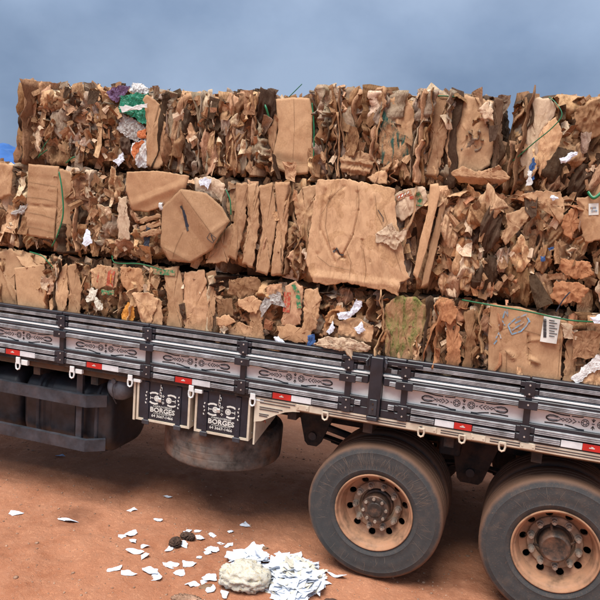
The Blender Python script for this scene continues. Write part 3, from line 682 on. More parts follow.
# ------------------------------------------------------------------ cardboard bales
def disc_faces(n, rings, base=0):
    f = [(base, base+1+i, base+1+(i+1) % n) for i in range(n)]
    for k in range(rings-1):
        a = base+1+k*n; b = a+n; f += [(a+i, b+i, b+(i+1) % n, a+(i+1) % n) for i in range(n)]
    return f
def resample(poly, n):
    P = np.array(poly, float); Q = np.roll(P, -1, 0); L = np.linalg.norm(Q-P, axis=1); per = L.sum(); cnt = np.maximum(1, np.round(L/per*n)).astype(int)
    out_ = []
    for i in range(len(P)):
        for k in range(cnt[i]): out_.append(P[i]+(Q[i]-P[i])*k/cnt[i])
    return np.array(out_)
def sheet_solid(bnd, rings, yfun, th, cen=None):
    n = len(bnd); c = bnd.mean(0) if cen is None else np.array(cen)
    pts = [c]+[c+(b-c)*k/rings for k in range(1, rings+1) for b in bnd]; pts = np.array(pts)
    t = np.array([0]+[k/rings for k in range(1, rings+1) for _ in bnd])
    y = yfun(pts[:, 0], pts[:, 1], t)
    v = np.concatenate([np.stack([pts[:, 0], y, pts[:, 1]], 1), np.stack([pts[:, 0], y+th, pts[:, 1]], 1)])
    m_ = len(pts); f = disc_faces(n, rings); f2 = [tuple(reversed([i+m_ for i in q])) for q in disc_faces(n, rings)]
    e0 = 1+(rings-1)*n; rim = [(e0+i, e0+m_+i, e0+m_+(i+1) % n, e0+(i+1) % n) for i in range(n)]
    return v, f+f2+rim
LIBC = []; LIBK = []
for k in range(84):                      # pressed flaps (straight cut edges, folds) and curled strips, of unit size
    q = random.Random(100+k); curly = k >= 56; asp = q.uniform(.32, .6) if curly else q.uniform(.4, .9)
    j_ = .11 if not curly else .14
    poly = [(sx*asp*.5+q.uniform(-j_, j_), sz*.5+q.uniform(-j_, j_)) for sx, sz in ((-1, -1), (1, -1), (1, 1), (-1, 1))]
    if q.random() < .55:                 # one corner torn away
        c_ = q.randrange(4); a, b, c = np.array(poly[c_-1]), np.array(poly[c_]), np.array(poly[(c_+1) % 4])
        poly[c_:c_+1] = [tuple(b+(a-b)*q.uniform(.2, .6)), tuple(b+(c-b)*q.uniform(.2, .6))]
    b = resample(poly, 22); jag = q.choice((.006, .014, .024)); b = b+rng.normal(0, jag, b.shape)
    cr = [(q.choice((0, 1.57, q.uniform(0, math.pi)))+q.uniform(-.2, .2), q.uniform(-.25, .25)*asp, q.choice((-1, 1))*q.uniform(.15, .9)) for _ in range(q.choice((1, 1, 2, 3)))]
    curl = q.choice((-1, 1))*(q.uniform(1.2, 2.6) if curly else q.uniform(0, .35)); ca = q.uniform(-.35, .35) if curly else q.uniform(0, math.pi); sd = k+900
    def yf(x, z, t):
        y = curl*(x*math.cos(ca)+z*math.sin(ca))**2
        for a, d, am in cr: y = y+am*np.abs(x*math.cos(a)+z*math.sin(a)-d)*.5
        y = y+.09*(.4-np.abs(n2(x, z*.6, 3.2, sd, 3)))
        return y-y.mean()
    v, f = sheet_solid(b, 5, yf, .022)
    me = bpy.data.meshes.new('scrap'); me.from_pydata([tuple(map(float, p)) for p in v], [], f); me.update(); me.materials.append(MATS['cardboard']); (LIBK if curly else LIBC).append(me)
LIBW = []
for k in range(26):                      # big crumpled sheets pressed into the face
    q = random.Random(700+k); asp = q.uniform(.55, .95); nc = q.choice((5, 6, 7)); sd = 1300+k
    poly = [(.5*asp*math.cos(2*math.pi*(i+q.uniform(-.25, .25))/nc)*q.uniform(.8, 1.15), .5*math.sin(2*math.pi*(i+q.uniform(-.25, .25))/nc)*q.uniform(.8, 1.15)) for i in range(nc)]
    b = resample(poly, 52); b = b+np.stack([n2(b[:, 0], b[:, 1], 14, sd, 2), n2(b[:, 0], b[:, 1], 14, sd+1, 2)], 1)*.03
    st = q.uniform(.18, .5); ro = q.uniform(-.4, .4); FO = [(q.uniform(-.5, .5)+q.choice((0, 0, 1.57)), q.uniform(-.35, .35), q.choice((-1, 1))*q.uniform(.1, .5)) for _ in range(4)]
    def yf(x, z, t):
        xr, zr = x*math.cos(ro)+z*math.sin(ro), -x*math.sin(ro)+z*math.cos(ro)
        y = -.26*(.35-np.abs(n2(xr, zr*st, 4.2, sd+3, 2)))-.07*(.4-np.abs(n2(xr, zr*st, 11, sd+4, 2)))+.14*t**3
        for a, d, am in FO: y = y+am*np.minimum(.25, np.abs(x*math.cos(a)+z*math.sin(a)-d))*.6
        return y-y.mean()
    v, f = sheet_solid(b, 16, yf, .012)
    me = bpy.data.meshes.new('wad'); me.from_pydata([tuple(map(float, p)) for p in v], [], f); me.update(); me.materials.append(MATS['cardboard_wad'])
    me.polygons.foreach_set('use_smooth', [i < len(f)-len(b) for i in range(len(f))]); LIBW.append(me)
LIBS = []
for k in range(34):                      # sheets pressed on edge: unit height, 0.22 deep
    q = random.Random(300+k); nu, nv = 4, 16; sd = 40+k; W = .22
    us = np.linspace(-.5, .5, nu+1); vs_ = np.linspace(-.5, .5, nv+1)
    U, V = np.meshgrid(us, vs_); X = U*W*(1+.25*n2(V*0, V, 4, sd, 2)); X = X+W*.12*n2(U*0+3, V, 5, sd+1, 3)*(U < 0)
    Z = V+.05*n2(U, V*0, 5, sd+2, 2)*np.sign(V)*(abs(V) > .45); Yw = .035*n2(U*.3, V, 2.2, sd+3, 3)+q.uniform(-.5, .5)*U*U*W*3+.012*n2(U*2, V, 9, sd+4, 2)
    A = np.stack([X.ravel(), Yw.ravel(), Z.ravel()], 1); B = A.copy(); B[:, 1] += .012; m_ = len(A); id_ = np.arange(m_).reshape(nv+1, nu+1); f = []
    for i in range(nv):
        for j in range(nu):
            a, b, c, d = id_[i, j], id_[i, j+1], id_[i+1, j+1], id_[i+1, j]; f += [(a, b, c, d), (d+m_, c+m_, b+m_, a+m_)]
    bd_ = list(id_[0, :])+list(id_[1:, -1])+list(id_[-1, -2::-1])+list(id_[-2:0:-1, 0])
    f += [(bd_[i], bd_[i]+m_, bd_[(i+1) % len(bd_)]+m_, bd_[(i+1) % len(bd_)]) for i in range(len(bd_))]
    me = bpy.data.meshes.new('edge_sheet'); me.from_pydata([tuple(map(float, p)) for p in np.concatenate([A, B])], [], [tuple(map(int, q_)) for q_ in f]); me.update()
    me.polygons.foreach_set('use_smooth', [True]*len(me.polygons)); me.materials.append(MATS['cardboard']); LIBS.append(me)

KR = dict(light=(.54, .325, .178), mid=(.43, .25, .135), brown=(.285, .147, .071), dark=(.095, .052, .028), pale=(.63, .46, .31), red=(.39, .178, .084), grey=(.32, .235, .165))
KR = {k: tuple(a*.93 for a in c) for k, c in KR.items()}; KR['dark'] = (.07, .04, .023); KR['brown'] = (.24, .126, .062)
def tone(q, pal):
    ks = list(pal.keys()); k = q.choices(ks, [pal[a] for a in ks])[0]; c = KR[k]; j = q.uniform(.82, 1.15)
    return (c[0]*j, c[1]*j*q.uniform(.96, 1.04), c[2]*j*q.uniform(.92, 1.08), 1)
PAL_T = dict(light=2.4, mid=3.0, brown=3.6, dark=2.0, pale=1.4, grey=3.2)
PAL_L = dict(light=4, mid=3.0, brown=1.6, dark=.7, pale=3.0, grey=1.0)
PAL_R = dict(light=2.4, mid=2.4, brown=3.2, dark=1.8, pale=1.6, red=3.2)
PAL_V = dict(light=3.0, mid=3.6, brown=2.6, dark=1.0, pale=1.2, red=.6, grey=1)
def inside(p, poly):
    c = False; n = len(poly)
    for i in range(n):
        (x1, z1), (x2, z2) = poly[i], poly[i-1]
        if (z1 > p[1]) != (z2 > p[1]) and p[0] < (x2-x1)*(p[1]-z1)/(z2-z1)+x1: c = not c
    return c
class Bale:
    def __init__(s, x0, x1, z0, z1, Y, label, pal, depth=2.3, seed=0, lean=0.0):
        s.x0, s.x1, s.z0, s.z1, s.Y, s.pal, s.seed, s.lean, s.depth = x0, x1, z0, z1, Y, pal, seed, lean, depth
        s.zv = max(z0, 1.69) if z0 < 1.5 else z0; s.q = random.Random(seed); s.base = Vector(((x0+x1)/2, Y+depth/2, z0)); s.holes = []; s.holes2 = []
        s.e = empty('cardboard_bale', s.base, label, 'bale', 'bales stacked on the truck')
        # core
        nx, nz, ny = 60, 30, 8; vs = []; f = []
        def grid(fn, a, b):
            k = len(vs); 
            for i in range(b+1):
                for j in range(a+1): vs.append(fn(j/a, i/b))
            for i in range(b):
                for j in range(a): f.append((k+i*(a+1)+j, k+i*(a+1)+j+1, k+(i+1)*(a+1)+j+1, k+(i+1)*(a+1)+j))
        X0, X1, Z0, Z1, Y0, Y1 = x0+.035, x1-.035, z0-.012, z1-.03, Y+.16, Y+depth
        grid(lambda u, v: (X0+(X1-X0)*u, Y0, Z0+(Z1-Z0)*v), nx, nz); grid(lambda u, v: (X0+(X1-X0)*u, Y0+(Y1-Y0)*v, Z1), nx, ny)
        grid(lambda u, v: (X1, Y0+(Y1-Y0)*u, Z0+(Z1-Z0)*v), ny, nz); grid(lambda u, v: (X0, Y1-(Y1-Y0)*u, Z0+(Z1-Z0)*v), ny, nz)
        grid(lambda u, v: (X1-(X1-X0)*u, Y1, Z0+(Z1-Z0)*v), nx, nz); grid(lambda u, v: (X0+(X1-X0)*u, Y1-(Y1-Y0)*v, Z0), nx, ny)
        v = np.array(vs); d = np.stack([fbm(v*9, 3, seed+1), fbm(v*9, 3, seed+2), fbm(v*9, 3, seed+3)*.6], 1)*.022
        fr = v[:, 1] < Y0+1e-6; xx, zz = v[:, 0], v[:, 2]*.55; d[:, 1] -= np.where(fr, .05*(.5-np.abs(n2(xx, zz, 9, seed+5, 3))), 0)
        v = v+d; v[:, 0] += lean*(v[:, 2]-z0); v -= np.array(s.base)
        o = mk('bale_core', v, f, 'core', s.e)
    def face(s, n=110, tallness=1.7, tilt=.55, step=.05, jag=.012):
        # the packed sheets of the front face: tilted plates of many tones that step over one another
        q = np.random.default_rng(s.seed+500); x0, x1, z0, z1 = s.x0+.012, s.x1-.012, s.zv+.004 if s.zv == s.z0 else s.zv-.1, s.z1-.004
        nx = int((x1-x0)/.0085); nz = int((z1-z0)/.0095); X, Z = np.meshgrid(np.linspace(x0, x1, nx), np.linspace(z0, z1, nz))
        xw = X+n2(X, Z, 9, s.seed+61, 3)*.035+n2(X, Z, 45, s.seed+62, 2)*jag; zw = Z+n2(X, Z, 9, s.seed+63, 3)*.035+n2(X, Z, 45, s.seed+64, 2)*jag
        cx = q.uniform(x0, x1, n); cz = q.uniform(z0, z1, n); an = q.normal(0, .3, n); asp = q.uniform(.7, 1.3, n)*tallness; off = q.uniform(-step, step*1.1, n); tx = q.normal(0, tilt, n); tz = q.normal(-.1, tilt*.7, n); wgt = q.uniform(.6, 1.3, n)
        best = np.full(X.shape, 1e9); idx = np.zeros(X.shape, int); Yp = np.zeros(X.shape)
        for i in range(n):
            dx, dz = xw-cx[i], zw-cz[i]; u = dx*math.cos(an[i])+dz*math.sin(an[i]); v = -dx*math.sin(an[i])+dz*math.cos(an[i]); d = np.maximum(np.abs(u)*asp[i], np.abs(v))*.75+.25*np.hypot(u*asp[i], v); d = d*wgt[i]
            m_ = d < best; best[m_] = d[m_]; idx[m_] = i; Yp[m_] = (off[i]+np.clip(tx[i]*u, -.05, .05)+np.clip(tz[i]*v, -.05, .05)+.012*np.abs(n2(u*14, v*5, 1, 900+i, 2)))[m_]
        zn = np.abs((Z-(s.z0+s.z1)/2)/((s.z1-s.z0)/2)); xn = np.abs((X-(s.x0+s.x1)/2)/((s.x1-s.x0)/2))
        rec = .15*np.maximum(0, zn-.66)**2/.1156+.13*np.maximum(0, xn-.84)**2/.0256
        Yv = s.Y+.045+rec+Yp-.02*(.4-np.abs(n2(xw, zw*.4, 16, s.seed+66, 3)))
        Zs = Z-(Z-s.z0)/(s.z1-s.z0)*.05*np.maximum(0, xn-.75)**2/.0625
        v = np.stack([X.ravel()+s.lean*(Zs.ravel()-s.z0), Yv.ravel(), Zs.ravel()], 1)-np.array(s.base); id_ = np.arange(nx*nz).reshape(nz, nx)
        f = np.stack([id_[:-1, :-1].ravel(), id_[:-1, 1:].ravel(), id_[1:, 1:].ravel(), id_[1:, :-1].ravel()], 1)
        me = bpy.data.meshes.new('pressed_layers'); me.vertices.add(len(v)); me.vertices.foreach_set('co', v.ravel()); me.loops.add(f.size); me.loops.foreach_set('vertex_index', f.ravel()); me.polygons.add(len(f)); me.polygons.foreach_set('loop_start', np.arange(0, f.size, 4)); me.update(calc_edges=True)
        tn = np.array([tone(s.q, s.pal) for _ in range(n)])[idx.ravel()]; ca = me.color_attributes.new('tone', 'FLOAT_COLOR', 'POINT'); ca.data.foreach_set('color', tn.ravel()); me.materials.append(MATS['pressed_cardboard'])
        o = link('pressed_layers', me, s.e); o['kind'] = 'stuff'; return o
    def loc(s, x, y, z):
        xn = abs((x-(s.x0+s.x1)/2)/((s.x1-s.x0)/2)); z = z-(z-s.z0)/(s.z1-s.z0)*.05*max(0, xn-.75)**2/.0625
        return Vector((x+s.lean*(z-s.z0), y, z))-s.base
    def scraps(s, n, x0=None, x1=None, z0=None, z1=None, size=(.09, .22), tall=1.25, yaw=40, pitch=(-30, 30), proud=.055, pal=None, back=.08, curl=.2, roll=.32):
        q = s.q; x0 = s.x0 if x0 is None else x0; x1 = s.x1 if x1 is None else x1; z0 = s.zv if z0 is None else z0; z1 = s.z1 if z1 is None else z1; pal = pal or s.pal
        W, H = x1-x0, z1-z0; cx = max(1, int(round(math.sqrt(n*W/H)))); cz = max(1, int(round(n/cx))); cells = [(i, j) for i in range(cx) for j in range(cz)]; q.shuffle(cells)
        for i, j in cells:
            x = x0+W*(i+.5+q.uniform(-.6, .6))/cx; z = z0+H*(j+.5+q.uniform(-.6, .6))/cz
            sz = q.uniform(0, 1)**1.6*(size[1]-size[0])+size[0]; tl = q.uniform(.85, tall); hz = sz*tl*.5
            x = min(max(x, x0+.03), x1-.03); z = min(max(z, z0+hz*.8), z1-hz*.85)
            k_ = .38 if sz > .15 else .0; bord = False
            if sz <= .15: bord = any(inside((x+s.lean*(z-s.z0), z), h) for h in s.holes)
            if any(inside((x+s.lean*(z-s.z0)+a*sz, z+b*sz*tl), h) for h in (s.holes if sz > .15 else s.holes2) for a, b in ((0, 0), (k_, 0), (-k_, 0), (0, k_), (0, -k_))): continue
            f1, f2, f3 = s.field(x, z)
            o = link('cardboard_scrap', q.choice(LIBK if q.random() < curl else LIBC), s.e, s.loc(x, s.Y+s.recess(x, z)+(q.uniform(-.085, -.05) if bord else q.uniform(-proud, back)), z))
            pm = (pitch[0]+pitch[1])/2; ph_ = (pitch[1]-pitch[0])/2
            o.rotation_euler = (Euler((0, 0, R_(yaw*(1.1*f1+q.gauss(0, .28))))).to_matrix() @ Euler((R_(pm+ph_*(.9*f2+q.gauss(0, .3))), 0, 0)).to_matrix() @ Euler((0, roll*(1.3*f3+q.gauss(0, .45))+(math.pi if q.random() < .5 else 0), 0)).to_matrix()).to_euler()
            o.scale = (sz, sz*q.uniform(.8, 1.1), sz*tl); c_ = tone(q, pal); k_ = 1+.28*f2; o.color = (c_[0]*k_, c_[1]*k_, c_[2]*k_, 1)
    def wads(s, n, x0=None, x1=None, size=(.2, .38), pal=None, back=.05, proud=.0, tall=1.3):
        q = s.q; x0 = s.x0 if x0 is None else x0; x1 = s.x1 if x1 is None else x1; W, H = x1-x0, s.z1-s.zv; cx = max(1, int(round(math.sqrt(n*W/H)))); cz = max(1, int(round(n/cx)))
        for i, j in [(i, j) for i in range(cx) for j in range(cz)]:
            x = x0+W*(i+.5+q.uniform(-.5, .5))/cx; z = s.zv+H*(j+.5+q.uniform(-.5, .5))/cz; sz = q.uniform(*size); tl = q.uniform(.85, tall)
            x = min(max(x, x0+sz*.3), x1-sz*.3); z = min(max(z, s.zv+sz*tl*.4), s.z1-sz*tl*.42)
            if any(inside((x+s.lean*(z-s.z0)+a*sz, z+b*sz*tl), h) for h in s.holes for a, b in ((0, 0), (.3, 0), (-.3, 0), (0, .3), (0, -.3))): continue
            f1, f2, f3 = s.field(x, z)
            o = link('cardboard_wad', q.choice(LIBW), s.e, s.loc(x, s.Y+s.recess(x, z)+q.uniform(-proud, back), z))
            o.rotation_euler = (Euler((0, 0, R_(24*f1+q.gauss(0, 10)))).to_matrix() @ Euler((R_(14*f2+q.gauss(0, 8)), 0, 0)).to_matrix() @ Euler((0, .5*f3+q.gauss(0, .15)+(math.pi if q.random() < .5 else 0), 0)).to_matrix()).to_euler()
            o.scale = (sz, sz*q.uniform(.7, 1.1), sz*tl); c_ = tone(q, pal or s.pal); o.color = c_
    def field(s, x, z):
        return [mnoise.noise(Vector((x*3.2, z*2.6, s.seed*3.7+k))) for k in (.5, 11.5, 23.5)]
    def recess(s, x, z):
        zn = abs((z-(s.z0+s.z1)/2)/((s.z1-s.z0)/2)); xn = abs((x-(s.x0+s.x1)/2)/((s.x1-s.x0)/2))
        return .13*max(0, zn-.68)**2/.1024+.11*max(0, xn-.84)**2/.0256+.02*s.field(x*.6, z*.6)[0]
    def edges(s, x0, x1, z0=None, z1=None, step=.03, lean=0, fan=0, pal=None, proud=.035, yaw=(40, 80), seg=(1, 2), wv=8):
        q = s.q; z0 = s.zv+.01 if z0 is None else z0; z1 = s.z1 if z1 is None else z1; pal = pal or s.pal; x = x0
        side = 1
        while x < x1:
            k = q.choice(seg); cuts = [0]+sorted(q.uniform(.25, .75) for _ in range(k-1))+[1]
            an = lean+fan*((x-x0)/(x1-x0)-.5)+q.gauss(0, 3); side = side if q.random() < .8 else -side
            for a, b in zip(cuts[:-1], cuts[1:]):
                za = z0+(z1-z0)*a+q.uniform(-.02, .015); zb = z0+(z1-z0)*b+q.uniform(-.015, .022); h = zb-za
                if h < .08: continue
                xx = x+q.uniform(-.012, .012); zc = (za+zb)/2
                if any(inside((xx+s.lean*(zc-s.z0), zc), g) for g in s.holes): continue
                o = link('cardboard_edge', q.choice(LIBS), s.e, s.loc(xx+math.tan(R_(an))*(zc-(z0+z1)/2), s.Y+.055+s.recess(xx, zc)+q.uniform(-proud, .03), zc))
                ya = R_(q.uniform(*yaw))*side
                o.rotation_euler = (Euler((0, R_(an+q.gauss(0, 1.5)), 0)).to_matrix() @ Euler((0, 0, ya)).to_matrix() @ Euler((0, math.pi if q.random() < .4 else 0, 0)).to_matrix()).to_euler()
                o.scale = (q.uniform(.7, 1.15), q.uniform(.7, 1.3), h); o.color = tone(q, pal)
            x += step*q.uniform(.6, 1.4)
    def patch(s, pts, dy=-.03, colr='light', bulge=.015, crumple=.008, sc=7, tz=0, tx=0, torn=.008, creases=(), name='cardboard_sheet', mat='cardboard_clean', rings=14, n=84, th=.005, hole=.93, nf=5, wr=None, ridge=True, parent=None, k=1.0):
        dy = dy+.015 if hole else dy+.01; wr = crumple*.5 if wr is None else wr; mat = 'cardboard_box' if mat == 'cardboard_clean' and crumple <= .006 else mat; Y = s.Y+dy; P = [at(a, b, Y)[[0, 2]] for a, b in pts]; bd_ = resample(P, n); sd = s.q.randrange(9999)
        bd_ = bd_+np.stack([n2(bd_[:, 0], bd_[:, 1], 30, sd, 4, .7), n2(bd_[:, 0], bd_[:, 1], 30, sd+1, 4, .7)], 1)*torn
        c = np.mean(P, 0)
        if hole: s.holes.append([tuple(c+(p-c)*hole) for p in P]); s.holes2.append([tuple(c+(p-c)*.88) for p in P])
        CR = [(at(a[0], a[1], Y)[[0, 2]], at(b[0], b[1], Y)[[0, 2]], am, wd) for a, b, am, wd in creases]
        qq = random.Random(sd); ext = float(np.ptp(np.array(P), 0).max())
        FO = [(qq.choice((0, 1.57, qq.uniform(0, 3.14)))+qq.gauss(0, .25), qq.uniform(-.45, .45)*ext, qq.choice((-1, 1))*qq.uniform(.5, 1.4)*crumple*(18 if crumple <= .006 else 11)/nf**.5) for _ in range(nf)]
        def yf(x, z, t):
            y = Y-bulge*.3*(1-t**2)+tz*(z-c[1])+tx*(x-c[0])
            for a, d, am in FO:
                dd = np.abs((x-c[0])*math.cos(a)+(z-c[1])*math.sin(a)-d); y = y+am*np.minimum(dd, ext*.3)-am*ext*.14
            y = y-wr*(.5-np.abs(n2(x, z*.3, sc*3.5, sd+8, 3)))*2+(.004 if crumple <= .006 else .007)*t**5*n2(x, z, 9, sd+11, 2)
            nn = n2(x, z, sc*1.3, sd, 2); nn = (.4-np.abs(nn)) if ridge else nn
            y = y-crumple*.5*nn-crumple*.10*n2(x, z, sc*4, sd+5, 2)
            for a, b, am, wd in CR:
                d = b-a; L = np.hypot(*d)+1e-9; tt = np.clip(((x-a[0])*d[0]+(z-a[1])*d[1])/L**2, 0, 1); ds = np.hypot(x-a[0]-d[0]*tt, z-a[1]-d[1]*tt)
                y = y-am*np.maximum(0, 1-ds/wd)
            return y
        v, f = sheet_solid(bd_, rings, yf, th); v = v-np.array(s.base)
        o = mk(name, v, f, mat, parent or s.e); o.data.polygons.foreach_set('use_smooth', [i < 2*len(bd_)*rings-len(bd_)*0 and i < len(f)-len(bd_) for i in range(len(f))]); cc = KR[colr] if isinstance(colr, str) else colr; k = k*(s.q.uniform(.84, 1.1) if mat in ('cardboard_clean', 'cardboard_box') else 1); o.color = (cc[0]*k, cc[1]*k, cc[2]*k, 1)
        s.last = (yf, Y); return o
    def ink(s, pts, wd, mat, name, parent, off=.004):
        yf, Y = s.last; mb = MB(); P = []
        for a, b in zip(pts[:-1], pts[1:]):
            m_ = max(2, int(math.hypot(b[0]-a[0], b[1]-a[1])/2)); P += [(a[0]+(b[0]-a[0])*i/m_, a[1]+(b[1]-a[1])*i/m_) for i in range(m_)]
        P.append(pts[-1]); W = [at(a, b, Y)[[0, 2]] for a, b in P]
        wpt = []
        for p in W: wpt.append((p[0], float(yf(np.array([p[0]]), np.array([p[1]]), np.array([.5]))[0])-off, p[1]))
        v = []; f = []; wpt = [Vector(p) for p in wpt]
        for i, p in enumerate(wpt):
            t = (wpt[min(i+1, len(wpt)-1)]-wpt[max(i-1, 0)]).normalized(); nn = Vector((-t.z, 0, t.x)).normalized()*wd/2
            v += [p+nn-s.base, p-nn-s.base]
        for i in range(len(wpt)-1): f.append((2*i, 2*i+1, 2*i+3, 2*i+2))
        return mk(name, v, f, mat, parent)
    def strap(s, pts, r=.005, dy=-.05, mat='strap_green', name='strap'):
        pp = [tuple(at(p[0], p[1], s.Y+(p[2] if len(p) > 2 else dy))-np.array(s.base)) for p in pts]; P = []
        A_ = np.array([pp[0]]+pp+[pp[-1]])
        for i in range(1, len(A_)-2):
            for t in np.arange(0, 1, .125): P.append(tuple(.5*((2*A_[i])+(-A_[i-1]+A_[i+1])*t+(2*A_[i-1]-5*A_[i]+4*A_[i+1]-A_[i+2])*t*t+(-A_[i-1]+3*A_[i]-3*A_[i+1]+A_[i+2])*t**3)))
        P.append(pp[-1]); r = r*.7; return MB().tube(P, r, 6, 1.8).build(name, mat, s.e, smooth=True)
    def blob(s, pts, mat, name, dy=-.05, crumple=.02, bulge=.03, sc=16, colr=(1, 1, 1), **k):
        o = s.patch(pts, dy, colr, bulge*.4, crumple*.6, sc, mat=mat, name=name, torn=.010, th=.003, nf=7, **k); o.data.polygons.foreach_set('use_smooth', [False]*len(o.data.polygons)); return o
    def chaff(s, n=700, pal=None):
        for tn, fr in (('pale', .1), ('mid', .4), ('brown', .5)):
            q = s.q; v = []; f = []
            for i in range(int(n*fr)):
                x = q.uniform(s.x0+.02, s.x1-.02); z = q.uniform(s.zv+.02, s.z1-.005)
                if any(inside((x+s.lean*(z-s.z0), z), h) for h in s.holes): continue
                a = q.uniform(.010, .032); b = a*q.uniform(.8, 2.4); M3 = Euler((q.uniform(-1, 1), q.uniform(-1.2, 1.2), q.uniform(-1.2, 1.2))).to_matrix(); c = s.loc(x, s.Y+s.recess(x, z)+q.uniform(-.045, .08), z); k = len(v); w2 = q.uniform(-.5, .5)*a
                for p in ((-a, 0, -b), (0, w2, -b*q.uniform(.6, 1.2)), (a, 0, -b), (a*q.uniform(.3, 1.1), 0, b), (0, w2, b), (-a, 0, b*q.uniform(.4, 1))): v.append(c+M3 @ Vector(p))
                f += [(k, k+1, k+4, k+5), (k+1, k+2, k+3, k+4)]
            o = mk('paper_shreds', v, f, 'cardboard', s.e); o.color = (*KR[tn], 1); o['kind'] = 'stuff'
    def crest(s, n, pal=None, up=.04, size=(.05, .12)):        # bent flaps along the top edge
        q = s.q
        for i in range(n):
            x = s.x0+(s.x1-s.x0)*(i+q.random())/n; sz = q.uniform(*size); y = s.Y+abs(q.gauss(.02, .12))
            o = link('cardboard_scrap', q.choice(LIBC), s.e, s.loc(x, y, s.z1-.045+q.uniform(-.02, up*.45)))
            o.rotation_euler = (q.uniform(-1.75, -1.0) if q.random() < .75 else q.uniform(-.9, .1), q.gauss(0, .25), q.uniform(-.9, .9)); o.scale = (sz, sz, sz*q.uniform(.7, 1.3)); o.color = tone(q, pal or s.pal)

LT, MD, BR = 'light', 'mid', 'brown'
# ---- top row
T1 = Bale(-3.42, -2.08, 2.97, 3.66, .10, 'dark scrap bale with green and orange plastic, leftmost of the top row', PAL_T, seed=11, lean=.10)
T1.patch([(143, 99), (149, 95), (160, 104), (166, 125), (163, 165), (158, 170), (147, 166), (148, 125)], -.05, MD, .035, .006, 9, creases=[((150, 97), (154, 168), .015, .05)])
T1.blob([(119, 96), (136, 93), (149, 95), (148, 126), (135, 118), (120, 113)], 'bag_green', 'plastic_bag', -.05, .018)
T1.blob([(120, 107), (148, 103), (148, 107), (121, 112)], 'bag_white', 'plastic_strip', -.095, .006, .006, hole=0, rings=4, n=30)
T1.blob([(107, 92), (116, 86), (130, 87), (124, 95), (116, 103), (110, 98)], 'bag_purple', 'plastic_bag', -.05, .02)
T1.blob([(129, 92), (133, 84), (142, 83), (150, 90), (148, 95), (136, 95)], 'bag_white', 'plastic_bag', .02, .02)
T1.blob([(121, 114), (134, 119), (146, 127), (144, 140), (130, 140), (118, 128)], 'bag_grey', 'plastic_bag', -.04, .02)
T1.blob([(137, 132), (146, 128), (147, 138), (139, 138)], 'bag_orange', 'plastic_wrapper', -.07, .012, .015, rings=5, n=30)
T1.blob([(131, 144), (146, 138), (147, 168), (138, 167), (131, 155)], 'bag_white', 'plastic_wrapper', -.06, .02)
T1.blob([(133, 144), (144, 140), (142, 146), (137, 152), (134, 160), (132, 152)], 'bag_orange', 'plastic_wrapper', -.11, .012, .012, hole=0, rings=5, n=30)
T1.blob([(113, 162), (122, 152), (125, 160), (119, 165)], 'paper_white', 'paper_scrap', -.06, .014, rings=5, n=30)
T1.edges(-3.42, -3.26, step=.022, pal=dict(brown=4, mid=3, dark=2), yaw=(45, 75), seg=(1,))
T1.wads(44, size=(.18, .32)); T1.face(150, 1.15); T1.scraps(24, size=(.16, .26), back=.05, proud=0.02); T1.wads(20, size=(.16, .28), proud=.05); T1.scraps(45, size=(.08, .17), pitch=(-40, 35), yaw=45, tall=1.2); T1.chaff(360); T1.crest(26, dict(dark=2, brown=3, mid=3, light=1))
T1.strap([(38, 158, -.05), (44, 146, -.06), (50, 138, -.03)], .004); T1.strap([(66, 163, -.03), (72, 158, -.07), (75, 157, -.06)], .005); T1.strap([(39, 156, -.06), (47, 150, -.07)], .004)
T2 = Bale(-2.05, -.755, 2.97, 3.60, .10, 'crumpled bale of the top row with one smooth tan box face at its right', PAL_T, seed=12)
T2.patch([(276, 99), (292, 97), (310, 98), (313, 112), (312, 150), (308, 174), (290, 175), (274, 168), (272, 158), (278, 130)], -.03, LT, .045, .005, 5, torn=.002, k=1.02, creases=[((275, 160), (312, 165), -.012, .06)])
for pts in ([(276, 158), (290, 164), (311, 163)], [(294, 99), (295, 130), (293, 160)], [(274, 163), (282, 168), (288, 175)]): T2.ink(pts, .002, 'crease_shade', 'fold_shade', T2.e, .004)
T2.patch([(266, 99), (277, 99), (278, 128), (273, 158), (268, 140)], -.01, MD, .01, .01, 12, rings=6, n=36)
T2.edges(-1.62, -1.12, step=.06, lean=-3, fan=12, yaw=(25, 70), seg=(1, 2, 2)); T2.face(110, 2.2); T2.edges(-2.02, -1.62, step=.04, lean=4, fan=-10, yaw=(25, 70), seg=(1, 2, 2))
T2.wads(48, size=(.18, .34), tall=1.7, proud=.03); T2.scraps(55, size=(.07, .17), pitch=(-40, 30), tall=1.6, curl=.4); T2.chaff(360); T2.crest(22)
T2.scraps(30, -1.48, -1.1, 3.5, 3.64, (.1, .18), 1, 60, (-80, 0), pal=dict(dark=5, brown=2)); T2.strap([(263, 102, -.03), (266, 108, -.07), (269, 118, -.05)], .009)
T2.strap([(312, 103, -.02), (314, 130, -.03), (313, 172, -.02)], .006); T2.strap([(289, 97, .1), (296, 90, .1), (302, 84, .12)], .003)
T3 = Bale(-.725, .635, 2.97, 3.64, .08, 'bale of upright pressed sheets with a teal stain, third in the top row', PAL_T, seed=13)
T3.patch([(449, 97), (466, 95), (480, 98), (494, 101), (497, 130), (490, 165), (470, 178), (452, 178), (446, 150)], -.01, LT, .03, .012, 8, k=.95, creases=[((470, 98), (460, 175), .02, .05), ((485, 110), (470, 150), .02, .04)])
T3.patch([(478, 110), (488, 101), (493, 108), (493, 122), (484, 118)], -.06, 'pale', .02, .015, 14, rings=6, n=36)
T3.patch([(452, 173), (462, 166), (478, 172), (498, 166), (511, 178), (500, 186), (478, 184), (458, 182)], -.06, MD, .02, .012, 9, tz=-.5, creases=[((455, 176), (508, 180), .03, .06)])
